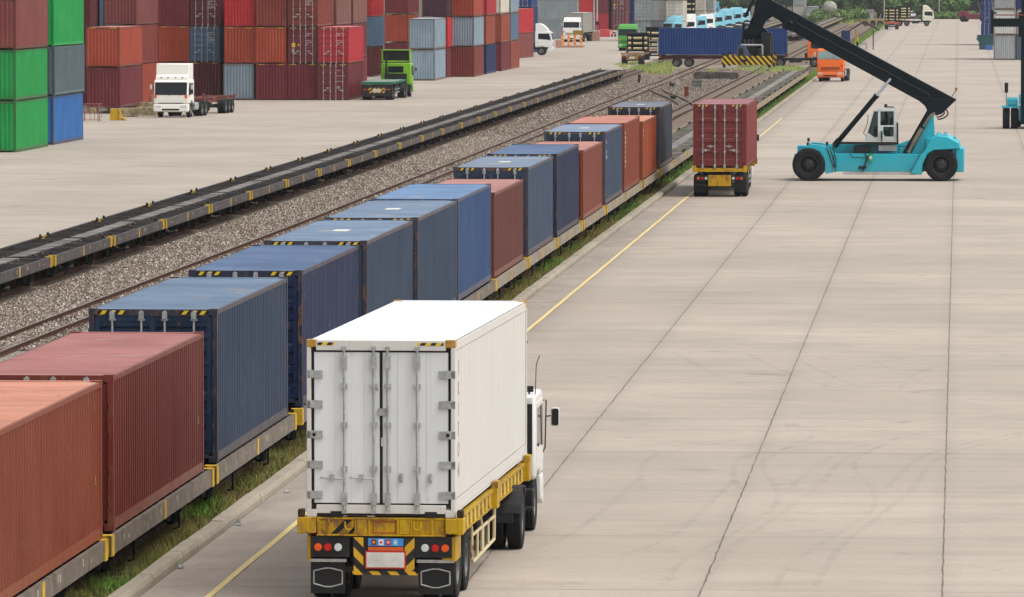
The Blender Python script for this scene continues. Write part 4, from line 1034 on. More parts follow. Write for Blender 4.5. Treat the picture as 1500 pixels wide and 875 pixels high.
    # faded vertical lettering on the right side
    fm = plain('faded_red_lettering', (176, 150, 136), .7, 0, .3, .25, 6)
    zz = 2.30
    for chx in 'TRITON':
        me = text_mesh(chx, .34, .0015); me.materials.append(fm)
        o = put('lettering', me, t, (h - .009, y0 + .62, zz)); o.rotation_euler = (PI / 2, 0, PI / 2); zz -= .335
    for q, (ch, yy, z2) in enumerate((('TRI', y1 - 1.1, 2.45),)): pass
    return t
reefer()
tractor('white tractor truck pulling the big white refrigerated container, only its right side showing', floc(.20, 9.45), fyaw + R(1.4), (222, 221, 217), None, 1, 2.54, dirt=.1)
for o in list(bpy.data.objects):
    if o.get('label', '').startswith('white tractor truck pulling'):
        for x, ln in ((.98, .75), (1.2, .55)):
            mb = MB(); mb.tube([(x, 3.2, 2.5), (x + .02, 3.2, 2.52 + ln), (x + .08, 3.2, 2.54 + ln * 1.3)], .008, 5); mb.build('aerial', BLACKR, o)
        mb = MB(); mb.box(1.0, 3.15, 2.58, 1.17, 3.22, 2.69); mb.tube([(1.09, 3.18, 2.5), (1.09, 3.18, 2.6)], .02, 6); mb.build('work_lamp', CHASSIS, o, False, .02)
        mb = MB(); mb.lathe([(2.53, 0), (2.53, .05), (2.63, .045), (2.65, 0)], (.92, 3.05, 0), 'z', 10); mb.build('orange_beacon', ORL, o)
        mb = MB(); mb.box(.60, 2.86, 1.45, 1.17, 2.895, 2.38); mb.build('rear_corner_window', GLASS, o)
# ------------------------------------------------------------------ second truck: maroon container
S2 = 32.2; Z2 = 9000 / S2; X2 = (1055.5 - VX) / S2 + .02; y2 = R(-.35)
MT = trailer('black and yellow trailer under the maroon container by the kerb', (X2, Z2, 0), y2, CHASSIS, 12.4, 2, 1.33, rear='yellow')
for o in MT.children:
    if o.name.startswith('bolster'): o.data.materials[0] = YEL
mm = P('maroon', rust=.3, fade=.25, dirt=.25)
container('maroon red container with closed doors on the trailer beside the kerb', (X2 - math.sin(y2) * L40 / 2, Z2 + L40 / 2 + .02, 1.335), y2, paint((140, 56, 52), rust=.4, fade=.3, dirt=.4, alb=.62), L40, HC, False, roofp('maroon'), hazard=True)
tractor('white tractor truck hidden in front of the maroon container, one mirror showing', (X2 - math.sin(y2) * 9.6 - .24, Z2 + 9.55, 0), y2 + R(.6), (222, 222, 218), None, 1, 2.85)
# ------------------------------------------------------------------ white tractor with bare trailer, left yard
p = G(250, 172.5); a = R(5)
f = Vector((-math.sin(a), -math.cos(a), 0)); o = p - f * 5.05
tractor('white tractor truck with tall roof box parked facing the camera on the left', o, PI - a, (236, 232, 222), 'box', 2, 2.66, dirt=.05, wsh=1.12, grill=False)
b = R(4); f2 = Vector((-math.sin(b), -math.cos(b), 0)); kp = o - f * .75; tl = kp - f2 * 10.9 + Vector((.15, 0, 0))
trailer('bare rusty red skeletal trailer behind the white tractor on the left', tl, PI - b, paint((112, 58, 50), .8, .5, .4), 12.0, 3, 1.25, guard=False)
# ------------------------------------------------------------------ lime truck with green flatbed (seen from behind)
p = G(552, 147); q = R(.3)
trailer('empty green edged flatbed trailer behind the lime green tractor', p, q, paint((24, 98, 72), .4, .4, .4), 12.2, 2, 1.42, True, rear='hazard')
tractor('lime green tractor truck with tall dark roof deflector pulling the flatbed', p + Vector((.25, 10.3, 0)), R(-1.2), (122, 186, 30), None, 2, 2.75, rearwin=True, stack=True, dirt=.3)
for o in list(bpy.data.objects):
    if o.get('label', '').startswith('lime green tractor'):
        mb = MB(); mb.prism([(2.95, 2.86), (4.6, 2.86), (4.3, 3.25), (3.7, 3.86), (3.55, 3.86), (4.15, 3.2), (3.0, 2.9)], -1.15, 1.15)
        mb.box(-1.16, 2.95, 2.86, -1.08, 3.9, 3.84); mb.box(1.08, 2.95, 2.86, 1.16, 3.9, 3.84); mb.box(-1.16, 2.95, 3.78, 1.16, 3.9, 3.86)
        fr = mb.build('roof_deflector', glossy((122, 186, 30), .3, .3), o)
        mb = MB(); mb.box(-1.07, 3.2, 2.80, 1.07, 3.25, 3.76); mb.build('dark_panel', BLACKR, fr)
mb = MB(); mb.box(-1.22, -.03, .32, 1.22, .0, 1.24); GT = [o for o in bpy.data.objects if o.get('label', '').startswith('empty green edged')][0]; mb.build('rear_mudguard', BLACKR, GT); 
# ------------------------------------------------------------------ orange truck facing the camera
p = G(1216, 120); a = R(4.2); f = Vector((-math.sin(a), -math.cos(a), 0))
tractor('orange tractor truck facing the camera beside the kerb', p - f * 5.05, PI - a, (236, 108, 22), None, 2, 3.05, dirt=.1, visor=False, wsh=1.0, glass=plain('sky_reflection_windscreen', (126, 146, 140), .1, 0, .6, .15, 2))  # windscreen colour holds a painted pale sky reflection
# orange tractor pulling the blue container across the rails
sB = 13.72; YB = 9000 / sB; XB = (966 - VX) / sB
L45 = 13.716
BT = trailer('dark red trailer carrying the blue container across the rails', (XB, YB + 1.22, 0), -PI / 2, paint((104, 40, 48), .4, .4, .4), 13.8, 2, 1.28, guard=False)
for o in BT.children:
    if o.name.startswith('wheel') or o.name.startswith('axle'): o.location.y += .95 if o.name.startswith('wheel') else .95
container('long dark blue container on the dark red trailer across the rails', (XB + L45 / 2, YB + 1.22, 1.29), PI / 2, paint(C['trailerblue'], .15, .25, .25), L45, HC, True, roofp('navy'))
tractor('orange tractor truck seen from the side in front of the blue container', (XB + 13.0, YB + 1.22, 0), -PI / 2, (232, 112, 30), None, 1, 2.95, dirt=.2)
# ------------------------------------------------------------------ other yard trucks
p = G(810, 81)
tractor('white tractor truck seen from the side behind the red container pair', p + Vector((-5.0, 0, 0)), -PI / 2, (230, 230, 226), 'tall', 2, 2.9)
p = G(837, 62); a = R(3); f = Vector((-math.sin(a), -math.cos(a), 0)); o = p - f * 5.05
tractor('white tractor truck facing the camera in front of the far grey boxes', o, PI - a, (228, 226, 220), 'low', 2, 3.1, dirt=.2)
tl = o - f * 11.4
trailer('dark trailer under the brownish grey container at the far yard', tl, PI - a, CHASSIS, 12.4, 2, 1.3, guard=False)
container('brownish grey container behind the far white tractor', tl + f * 6.15 + Vector((0, 0, 1.31)), PI - a, paint((146, 142, 134), .5, .4, .4), L40, HC, True, roofp('palegrey'))
p = G(919, 75); a = R(1.5); f = Vector((-math.sin(a), -math.cos(a), 0))
tractor('green tractor truck with pale roof fairing behind the roller racks', p - f * 5.05, PI - a, (70, 152, 60), 'low', 2, 3.0)
def rack(label, loc, rz, w=2.3, h=2.2, d=.9, rows=3, base=1.25):
    t = thing('roller_rack', label, 'rack', loc, rz, 'dark racks with pale rollers')
    mb = MB()
    for sx in (-1, 1):
        for y in (-d / 2, d / 2): mb.box(sx * w / 2 - .06, y - .05, 0, sx * w / 2 + .06, y + .05, h)
    mb.box(-w / 2, d / 2 - .03, .1, w / 2, d / 2, h); mb.box(-w / 2 - .1, -d / 2 - .06, h - .18, w / 2 + .1, d / 2 + .06, h)
    for k in range(rows): z = .25 + k * (h - .5) / rows; mb.box(-w / 2, -d / 2, z - .05, w / 2, d / 2, z)
    mb.build('rack_frame', CHASSIS, t)
    pm = plain('pale_roller', (196, 182, 140), .6, 0, .3, .25, 5)
    for k in range(rows):
        z = .25 + k * (h - .5) / rows + .2
        for x0, x1, r in ((-.48, .48, .13), (-w / 2 + .1, -w / 2 + .42, .16), (w / 2 - .42, w / 2 - .1, .16)):
            mb = MB(); mb.tube([(x0, -d / 2 - .1, z), (x1, -d / 2 - .1, z)], r, 12); mb.build('roller', pm, t, True)
    return t
RT = paint((150, 116, 92), 1.0, .6, .6, key='rusty_bed')
p = G(926, 95)
trailer('rusty skeletal trailer with striped tail under the nearer roller rack', p, R(-.5), RT, 8.5, 2, 1.25, rear='hazard', guard=False)
rack('dark rack of pale rollers on the nearer rusty trailer', p + Vector((.35, 5.5, 1.27)), 0)
p = G(958, 88)
trailer('rusty skeletal trailer behind, nearly hidden by the blue container', p, R(-.5), RT, 8.5, 2, 1.25, rear='plain', guard=False)
rack('dark rack of pale rollers close to the end of the blue container', p + Vector((0, 4.5, 1.27)), 0, 2.2, 2.5)
mb = MB(); 
for z in (0, .55, 1.1): mb.box(-.55, -.04, z, .55, .04, z + .07)
for x in (-.55, .55): mb.box(x - .05, -.05, -.3, x + .05, .05, 1.17)
tag(mb.build('tailgate_frame', plain('pale_steel', (180, 176, 168), .6), loc=G(957, 90) + Vector((0, -1.0, 1.2))), 'pale open steel frame on the tail of the trailer by the blue container', 'frame')
# row of pale blue and white tractors
PB = (128, 196, 214)
for i, (px, py, cc, fr) in enumerate(((1018, 60, PB, 'tall'), (1036, 56, (232, 232, 228), 'tall'), (1051, 53, PB, 'low'), (1062, 50, (228, 230, 228), 'low'), (1075, 47, PB, 'low'), (1088, 44, PB, 'tall'), (1101, 41, PB, 'tall'), (1112, 38, (150, 205, 220), 'low'))):
    ds = ['pale blue tractor cab nearest in the parked row above the blue container', 'white tractor cab second in the parked row', 'low pale blue tractor cab third in the parked row', 'low white tractor cab in the middle of the parked row', 'pale blue tractor cab just past the low white one', 'pale blue tractor cab left of the black boom head', 'pale blue tractor cab beside the black boom head', 'far pale blue tractor cab partly behind the black boom'][i]
    tractor(ds, G(px, py), PI - R(52), cc, fr, 2, 2.75, 'parked pale blue and white tractors', dirt=.1)
rack('dark rack of pale rollers behind the parked pale blue cabs', (XZ(1010, 1110), 1110, 0), 0, 2.4, 6.2, .9, 6)
tractor('pale blue tractor cab standing higher at the back behind the parked row', G(1072, 30), PI - R(75), (84, 168, 204), 'tall', 2, 2.9)
tractor('small white truck far off beside the sidings at the top edge', G(1194, 15), PI, (222, 224, 222), None, 1, 2.9)
# far right of the road: roller carriers
p = G(1306, 43.5)
trailer('orange red skeletal trailer parked far down the road', p, 0, paint((186, 74, 40), .6, .4, .4), 8.0, 2, 1.25, guard=False)
rack('dark rack of pale rollers on the orange red far trailer', p + Vector((0, 4.0, 1.27)), 0, 2.4, 2.6, .9, 4)
p = G(1368, 38.5)
tractor('cream tractor truck seen from the side far down the road', p + Vector((-5.0, 0, 0)), -PI / 2, (226, 222, 202), 'tall', 2, 2.95)
rack('dark rack of pale rollers directly behind the cream far tractor', p + Vector((-5.6, 0, 1.3)), 0, 2.5, 2.5, .9, 4)
trailer('yellowish skeletal trailer coupled to the cream far tractor', p + Vector((-13.6, 0, 0)), -PI / 2, paint((176, 142, 66), .8, .5, .4), 8.4, 3, 1.2, guard=False)
def pickup(label, loc, rz, col):
    t = thing('parked_car', label, 'car', loc, rz); m = glossy(col)
    mb = MB(); mb.prism([(-2.2, .45), (2.2, .45), (2.25, .85), (1.3, 1.05), (.75, 1.55), (-.7, 1.58), (-1.1, 1.08), (-2.2, 1.05)], -.85, .85); mb.build('body', m, t, True, .06)
    mb = MB(); mb.prism([(1.25, 1.08), (.76, 1.5), (.80, 1.53), (1.3, 1.1)], -.72, .72); mb.build('windscreen', GLASS, t)
    for s in (-1, 1):
        mb = MB(); mb.prism([(-.95, 1.1), (1.1, 1.1), (.7, 1.48), (-.65, 1.5)], *sorted((s * .85, s * .858))); mb.build('side_window', GLASS, t)
        mb = MB(); mb.box(*(sorted((s * .5, s * .8))[0], 2.2, .68), *(sorted((s * .5, s * .8))[1], 2.27, .82)); mb.build('headlight', WHL, t)
        for y in (-1.35, 1.4): wheel(t, (s * .78, y, .34), .34, .2)
    return t
pickup('small silver white car far down the road between the roller carriers', G(1331, 27.5), PI - R(20), (214, 218, 220))
# ------------------------------------------------------------------ reach stacker
TEAL = glossy((24, 172, 190), .32, .22)
def blade(mb, pts, x0, x1, mi=0): mb.prism(pts, x0, x1, 'x', mi)
def reach_stacker():
    s = 29.9; Y0 = 9000 / s; t = thing('reach_stacker', 'turquoise reach stacker with raised black boom standing across the road', 'reach stacker', (XZ(1187, Y0), Y0, 0), R(-90.5))
    # local: +Y towards the REAR of the machine (to the right in the photo); near side is local x = +0 .. so x runs away from camera as negative
    # rotation -90: local (x, y) -> world (y, -x): near side (world -Y) is local +x
    t.location.y += 2.05
    def Q(u, v): return ((u - 200) / 160.2, (617 - v) / 160.2)       # profile traced in metres from the front axle
    N = 2.05
    for s_ in (-1, 1):
        wheel(t, (s_ * 1.72, 0, .81), .81, .62, False, RIMD); 
        wheel(t, (s_ * 1.02, 0, .81), .81, .62, False, RIMD)
        wheel(t, (s_ * 1.62, 6.47, .81), .81, .62, False, RIMD)
        mb = MB()
        fen = [Q(*q) for q in ((165, 350), (210, 326), (305, 336), (410, 400), (412, 545), (330, 560), (318, 440), (285, 385), (235, 362), (180, 360))]
        blade(mb, fen, *sorted((s_ * 1.30, s_ * 1.95))); mb.build('front_fender', TEAL, t, False, .02)
        mb = MB(); rear = [Q(*q) for q in ((1000, 560), (1085, 566), (1090, 480), (1130, 400), (1180, 372), (1385, 360), (1372, 310), (1290, 266), (1205, 256), (1150, 292), (1110, 372), (1075, 408), (1000, 540))]
        blade(mb, rear, *sorted((s_ * .9, s_ * 1.98))); mb.build('rear_fender', TEAL, t, True, .05)
        mb = MB(); blade(mb, [Q(*q) for q in ((400, 545), (400, 402), (1080, 405), (1000, 545))], *sorted((s_ * 1.05, s_ * 1.62))); mb.build('side_tank', TEAL, t, False, .02)
        mb = MB(); blade(mb, [Q(*q) for q in ((400, 402), (300, 338), (560, 332), (900, 332), (990, 300), (1170, 80), (1182, 255), (1110, 375), (1078, 404))], *sorted((s_ * .55, s_ * .75))); mb.build('side_frame', TEAL, t, False, .02)
        mb = MB(); blade(mb, [Q(*q) for q in ((930, 400), (1128, 52), (1184, 60), (1000, 402))], *sorted((s_ * .76, s_ * .90))); mb.build('boom_tower', STEELBLK, t)
        # lift cylinder
        x = s_ * .72; a = Vector((x, *Q(395, 345))); b = Vector((x, 3.97, 5.0)); c = a + (b - a) * .74
        mb = MB(); mb.tube([a, c], .125, 14); mb.tube([a, a + (b - a) * .08], .16, 14); mb.tube([c - (b - a) * .02, c + (b - a) * .01], .145, 14); cy = mb.build('lift_cylinder', STEELBLK, t, True)
        mb = MB(); mb.tube([c, b], .075, 12); mb.build('piston_rod', CHROME, cy, True)
    mb = MB(); mb.box(-.95, -.75, .45, .95, 6.9, 1.30); mb.box(-.85, -.6, 1.3, .85, 1.2, 1.70); mb.build('chassis', TEAL, t, False, .02)
    mb = MB(); mb.box(-1.0, 2.0, .30, 1.62, 5.2, .45); mb.box(1.55, 1.65, .32, 1.64, 2.1, .42); mb.build('belly_plate', plain('pale_steel', (180, 176, 168), .6), t)
    mb = MB(); mb.box(-1.75, 7.15, .45, 1.75, 7.58, 1.62); mb.box(-1.6, 6.95, .8, 1.6, 7.2, 2.1); mb.build('counterweight', TEAL, t, False, .06)
    mb = MB(); mb.box(-1.0, 5.7, 1.5, 1.0, 7.2, 2.1); mb.prism([(5.95, 2.1), (6.3, 2.27), (6.85, 2.22), (7.2, 2.02), (7.2, 1.6), (5.9, 1.6)], -1.5, 1.5); mb.build('engine_hood', TEAL, t, True, .05)
    mb = MB(); mb.tube([(1.5, *Q(1255, 262)), (1.5, *Q(1262, 232)), (1.5, *Q(1275, 232)), (1.5, *Q(1275, 270))], .03, 6); mb.tube([(1.2, *Q(1200, 250)), (1.2, *Q(1215, 236)), (1.2, *Q(1240, 250))], .03, 6); mb.build('lifting_eye', TEAL, t)
    mb = MB(); mb.tube([(1.0, *Q(975, 398)), (1.0, *Q(1015, 330))], .09, 12); mb.tube([(1.0, *Q(1015, 330)), (1.0, *Q(1085, 205))], .125, 14); mb.tube([(1.0, *Q(1095, 195)), (1.0, *Q(1135, 125)), (1.0, *Q(1160, 98)), (1.0, *Q(1185, 88))], .07, 10); mb.build('exhaust_pipe', plain('exhaust_steel', (138, 128, 112), .35, .6, .5, .25, 4), t, True)
    # walkway, boxes and details on the near flank
    mb = MB(); mb.box(.9, *Q(440, 326)[:1], Q(0, 330)[1], 1.6, Q(900, 0)[0], Q(0, 312)[1]); mb.box(1.1, Q(550, 0)[0], Q(0, 400)[1], 1.5, Q(640, 0)[0], Q(0, 340)[1]); mb.box(1.1, Q(640, 0)[0], Q(0, 385)[1], 1.5, Q(690, 0)[0], Q(0, 350)[1]); mb.box(1.64, Q(590, 0)[0], Q(0, 520)[1], 1.72, Q(650, 0)[0], Q(0, 500)[1]); mb.tube([(1.66, *Q(620, 540)), (1.66, *Q(655, 440)), (1.66, *Q(640, 400))], .035, 6)
    for (u, v) in ((190, 335), (195, 300), (395, 345), (340, 330)): y, z = Q(u, v); mb.box(1.3, y - .06, z - .06, 1.6, y + .06, z + .12)
    for k in range(3): mb.tube([(1.97, *Q(340 + k * 22, 350)), (1.97, *Q(370 + k * 22, 440)), (1.97, *Q(396 + k * 8, 510))], .022, 6)
    mb.build('walkway', CHASSIS, t)
    mb = MB(); mb.box(1.64, Q(672, 0)[0], Q(0, 470)[1], 1.78, Q(698, 0)[0], Q(0, 402)[1]); mb.build('green_fire_bottle', plain('green_box', (40, 150, 80), .5), t)
    mb = MB(); mb.box(1.64, Q(675, 0)[0], Q(0, 445)[1], 1.79, Q(695, 0)[0], Q(0, 420)[1]); mb.build('white_tag', WHITE, t)
    mb = MB(); mb.box(.95, Q(745, 0)[0], Q(0, 380)[1], 1.55, Q(885, 0)[0], Q(0, 336)[1]); mb.build('step_box', plain('grey_box', (140, 144, 146), .5), t)
    # cab
    cabp = [Q(*q) for q in ((632, 306), (648, 246), (700, 62), (742, 48), (872, 44), (884, 306))]
    CW = glossy((204, 208, 208), .35, .15)
    mb = MB()
    blade(mb, [Q(*q) for q in ((632, 306), (648, 246), (655, 236), (716, 280), (745, 270), (884, 270), (884, 306))], -.55, 1.15)            # floor pan
    blade(mb, [Q(*q) for q in ((698, 72), (702, 62), (742, 48), (872, 44), (874, 70), (742, 72))], -.55, 1.15)                             # roof
    blade(mb, [Q(*q) for q in ((862, 70), (874, 70), (884, 272), (862, 272))], -.55, 1.15)                                                  # rear wall
    for x0, x1 in ((1.08, 1.15), (-.55, -.48)):
        blade(mb, [Q(*q) for q in ((738, 62), (757, 62), (757, 272), (738, 272))], x0, x1); blade(mb, [Q(*q) for q in ((757, 182), (862, 180), (862, 192), (757, 194))], x0, x1)
        blade(mb, [Q(*q) for q in ((646, 250), (656, 250), (708, 68), (699, 66))], x0, x1); blade(mb, [Q(*q) for q in ((757, 194), (780, 194), (780, 250), (792, 264), (792, 274), (757, 274))], x0, x1)
    cb = mb.build('operator_cab', CW, t)
    tg = NT('tinted_glass'); tr_ = tg.node('ShaderNodeBsdfTransparent'); tr_.inputs[0].default_value = (.62, .70, .70, 1); mx = tg.node('ShaderNodeMixShader'); mx.inputs[0].default_value = .25
    tg.b.inputs['Base Color'].default_value = (.02, .03, .03, 1); tg.b.inputs['Roughness'].default_value = .08
    tg.link(tr_.outputs[0], mx.inputs[1]); tg.link(tg.b.outputs[0], mx.inputs[2]); tg.link(mx.outputs[0], [n for n in tg.n if n.type == 'OUTPUT_MATERIAL'][0].inputs[0]); TG = tg.mat
    for nm, x in (('near', 1.11), ('far', -.52)):
        mb = MB(); blade(mb, [Q(*q) for q in ((655, 244), (706, 70), (738, 70), (738, 268), (716, 280))], x - .005, x + .005); mb.build('front_side_window', TG, cb)
        mb = MB(); blade(mb, [Q(*q) for q in ((757, 70), (862, 70), (862, 181), (757, 183))], x - .005, x + .005); mb.build('door_window', TG, cb)
        mb = MB(); blade(mb, [Q(*q) for q in ((780, 193), (862, 193), (862, 270), (792, 270), (780, 250))], x - .005, x + .005); mb.build('lower_window', TG, cb)
    mb = MB(); w0, w1 = Q(650, 246), Q(702, 68); mb.prism([(w0[0] - .01, w0[1]), (w1[0] - .01, w1[1]), (w1[0], w1[1]), (w0[0], w0[1])], -.48, 1.08); mb.build('windscreen', TG, cb)
    mb = MB(); y, z = Q(800, 270); mb.box(.05, y - .25, z, .60, y + .2, z + .30); mb.prism([(y + .12, z + .30), (y + .24, z + .30), (y + .36, z + .95), (y + .24, z + .95)], .08, .57); mb.build('driver_seat', BLACKR, cb, False, .02)
    mb = MB(); y, z = Q(715, 275); mb.box(.1, y - .05, z, .55, y + .12, z + .45); mb.tube([(.32, y + .12, z + .45), (.32, y + .30, z + .62)], .03, 6); mb.lathe([(-.02, .17), (.0, .2), (.02, .17)], (.32, y + .34, z + .66), 'z', 16); mb.build('steering_console', BLACKR, cb)
    mb = MB(); mb.box(.3, Q(785, 0)[0], Q(0, 44)[1], .5, Q(808, 0)[0], Q(0, 18)[1]); mb.tube([(.9, *Q(805, 38)), (.9, *Q(862, 40))], .03, 6); mb.build('beacon', BLACKR, cb)
    mb = MB(); mb.tube([(1.25, *Q(650, 270)), (1.25, *Q(625, 245)), (1.25, *Q(655, 170)), (1.25, *Q(662, 100))], .018, 6); mb.tube([(1.2, *Q(890, 160)), (1.2, *Q(893, 330))], .045, 8); mb.tube([(1.25, *Q(768, 225)), (1.25, *Q(768, 370))], .03, 6); mb.build('handrail', BLACKR, cb)
    mb = MB(); mb.box(1.18, Q(760, 0)[0], Q(0, 275)[1], 1.26, Q(776, 0)[0], Q(0, 226)[1]); mb.build('door_sticker', plain('green_box', (40, 150, 80), .5), cb)
    # boom: profile in metres (from pixels of its outline at this distance)
    def B(px, py): return ((px - 1187) / 29.9, 10.3 - (py - VY) / 29.9)
    mb = MB(); ol = [B(*q) for q in ((1402, 146.5), (1268, 74.8), (1128, -.5), (1112, -3), (1105, 4), (1108, 22), (1130, 24), (1141, 30), (1160, 46), (1240, 88), (1362, 153), (1388, 160))]
    blade(mb, ol, -.42, .42); 
    bm_ = mb.build('boom', STEELBLK, t, False, .02)
    mb = MB()
    for s_ in (-1, 1):
        a, b = sorted((s_ * .42, s_ * .46)); 
        blade(mb, [B(*q) for q in ((1385, 138.5), (1380, 141), (1150, 18), (1154, 14))], a, b); blade(mb, [B(*q) for q in ((1355, 148), (1352, 151), (1166, 50), (1168, 46))], a, b)
        blade(mb, [B(*q) for q in ((1148, 16), (1168, 27), (1160, 47), (1146, 41))], *sorted((s_ * .42, s_ * .60)))
    mb.tube([(.62, *B(1156, 32)), (.62, *B(1160, 36))], .1, 12); mb.build('boom_rib', STEELBLK, bm_)
    mb = MB(); mb.tube([(.35, *B(1395, 142)), (.35, *B(1402, 131))], .02, 6); mb.box(.28, B(1400, 0)[0], B(0, 133)[1], .42, B(1403, 0)[0], B(0, 129)[1]); mb.build('boom_lamp', plain('rusty_lamp', (130, 60, 44), .5), bm_)
    for k in range(3):
        mb = MB(); rr = 7 + k * 3.2; pts = [B(1370 + k + rr * math.sin(q) * 1.3, 164 + k * 1.2 - rr * .7 * math.cos(q)) for q in [R(v) for v in range(20, 190, 17)]]
        mb.tube([(.5 - .2 * k, *q) for q in pts], .035, 6); mb.build('hydraulic_hose', BLACKR, t, True)
    mb = MB(); blade(mb, [B(*q) for q in ((1340, 142), (1400, 147), (1388, 160), (1380, 168), (1362, 168), (1356, 156))], -.55, .55); mb.build('boom_pivot', STEELBLK, t, False, .02)
    # boom head: inner section bent down to the rotator
    mb = MB(); blade(mb, [B(*q) for q in ((1128, 2), (1112, 0), (1106, 8), (1101, 30), (1096, 40), (1087, 48), (1088, 61), (1126, 60), (1125, 47), (1117, 40), (1122, 31), (1132, 24), (1145, 20))], -.38, .38); hd = mb.build('boom_head', STEELBLK, t, False, .03)
    mb = MB(); mb.tube([(.5, *B(1104, 0)), (.5, *B(1091, 26))], .07, 8); mb.tube([(.55, *B(1112, 6)), (.55, *B(1098, 38))], .05, 8); mb.tube([(.48, *B(1106, 48)), (.60, *B(1106, 48))], .24, 16); mb.tube([(.6, *B(1090, 34)), (.6, *B(1088, 60)), (.6, *B(1094, 76))], .05, 8); mb.build('head_cylinder', STEELBLK, hd, True)
    # rotator and spreader; the spreader's long axis points at the camera
    cx, zt = B(1097, 0)[0], 0
    mb = MB(); y0, z0 = B(1084, 80); y1, z1 = B(1131, 66); mb.box(-.75, y0 - .05, z0 - .2, .75, y1 + .02, z1 + .05); mb.box(-.6, y0 + .2, z1, .6, y1 - .15, z1 + .35); mb.box(.3, y1 - .25, z0 - .3, 1.0, y1 + .05, z1 + .4); mb.lathe([(z1, 0), (z1, .62), (z1 + .22, .62), (z1 + .22, 0)], (0, (y0 + y1) / 2, 0), 'z', 24); mb.build('rotator', STEELBLK, t)
    mb = MB(); zc0, zc1 = B(0, 81)[1], B(0, 62)[1]
    mb.box(-3.0, B(1086, 0)[0], zc0 - .1, 3.0, B(1092, 0)[0], zc0 + .35); mb.box(-3.0, B(1112, 0)[0], zc0 - .1, 3.0, B(1118, 0)[0], zc0 + .35); mb.box(1.6, B(1100, 0)[0], zc0, 2.3, B(1110, 0)[0], zc0 + .5)
    mb.box(-.9, B(1086, 0)[0], zc0 + .02, .95, B(1130, 0)[0], zc1 + .1); mb.box(1.0, B(1118, 0)[0], zc0, 2.2, B(1131, 0)[0], zc0 + .95); mb.box(.9, B(1117, 0)[0], zc0 + .9, 2.0, B(1132, 0)[0], zc0 + 1.1)
    for u in (1092, 1098, 1104): mb.tube([(1.2, *B(u, 58)), (1.9, *B(u + 1, 68)), (2.2, *B(u, 76))], .03, 6)
    sp = mb.build('spreader', CHASSIS, t, False, .01)
    mb = MB(); mb.tube([(2.35, *B(1119, 66)), (2.35, *B(1119, 80))], .05, 8); mb.tube([(2.3, *B(1088, 66)), (2.3, *B(1119, 66))], .05, 8); mb.build('spreader_pipe', GALV, sp)
    mb = MB(); blade(mb, [B(*q) for q in ((1080, 81), (1084, 66), (1094, 66), (1102, 81))], 2.3, 2.9); mb.build('blue_flare', plain('slate_blue_plate', (66, 80, 104), .5), sp)
    hz = stripes('spreader_hazard_stripes', (206, 168, 26), (20, 20, 22), (0, 1, .9), .27, .25)
    for e in (-1, 1):
        mb = MB(); ya, yb = B(1060.5, 0)[0], B(1133.7, 0)[0]; za, zb = B(0, 94.5)[1], B(0, 81.5)[1]
        mb.box(*(sorted((e * 2.75, e * 3.05))[0], ya, za), *(sorted((e * 2.75, e * 3.05))[1], yb, zb)); eb = mb.build('end_beam', hz, sp)
        mb = MB()
        for yy in (ya + .12, yb - .12): mb.tube([(e * 2.9, yy, za), (e * 2.9, yy, za - .14)], .06, 8); mb.box(e * 2.9 - .1, yy - .09, zb, e * 2.9 + .1, yy + .09, zb + .12)
        if e > 0: mb.box(3.05, (ya + yb) / 2 - .3, za + .16, 3.12, (ya + yb) / 2 - .0, za + .26)
        mb.build('twist_lock', CHASSIS, eb)
    mb = MB(); mb.tube([(.46, *B(1160, 30)), (.5, *B(1230, 69)), (.5, *B(1300, 106)), (.5, *B(1360, 138)), (.5, *B(1372, 156))], .03, 6); mb.build('hydraulic_hose', BLACKR, t, True)
    mb = MB(); mb.tube([(1.66, *Q(520, 400)), (1.68, *Q(540, 430)), (1.68, *Q(640, 436)), (1.66, *Q(700, 404))], .02, 6); mb.build('hydraulic_hose', BLACKR, t, True)
    mb = MB()
    for u in (905, 960): mb.tube([(1.5, *Q(u, 402)), (1.5, *Q(u, 345))], .018, 5)
    mb.tube([(1.5, *Q(905, 345)), (1.5, *Q(960, 345))], .018, 5); mb.build('deck_rail', BLACKR, t)
    for q0, q1 in ((((392, 420), (412, 545))), (((1002, 540), (1072, 408)))):
        mb = MB(); mb.tube([(1.955 if q0[0] < 500 else 1.63, *Q(*q0)), (1.955 if q0[0] < 500 else 1.63, *Q(*q1))], .018, 5); mb.build('panel_seam', BLACKR, t)
    mb = MB(); mb.lathe([(-.04, 0), (-.04, .06), (.02, .07)], (1.96, *Q(397, 525)), 'x', 10); mb.build('side_marker', ORL, t)
    mb = MB(); mb.lathe([(-.04, 0), (-.04, .06), (.02, .07)], (1.65, *Q(1010, 528)), 'x', 10); mb.build('side_marker', ORL, t)
    t['seat_y'], t['seat_z'] = Q(800, 270)
    return t
RS = reach_stacker()
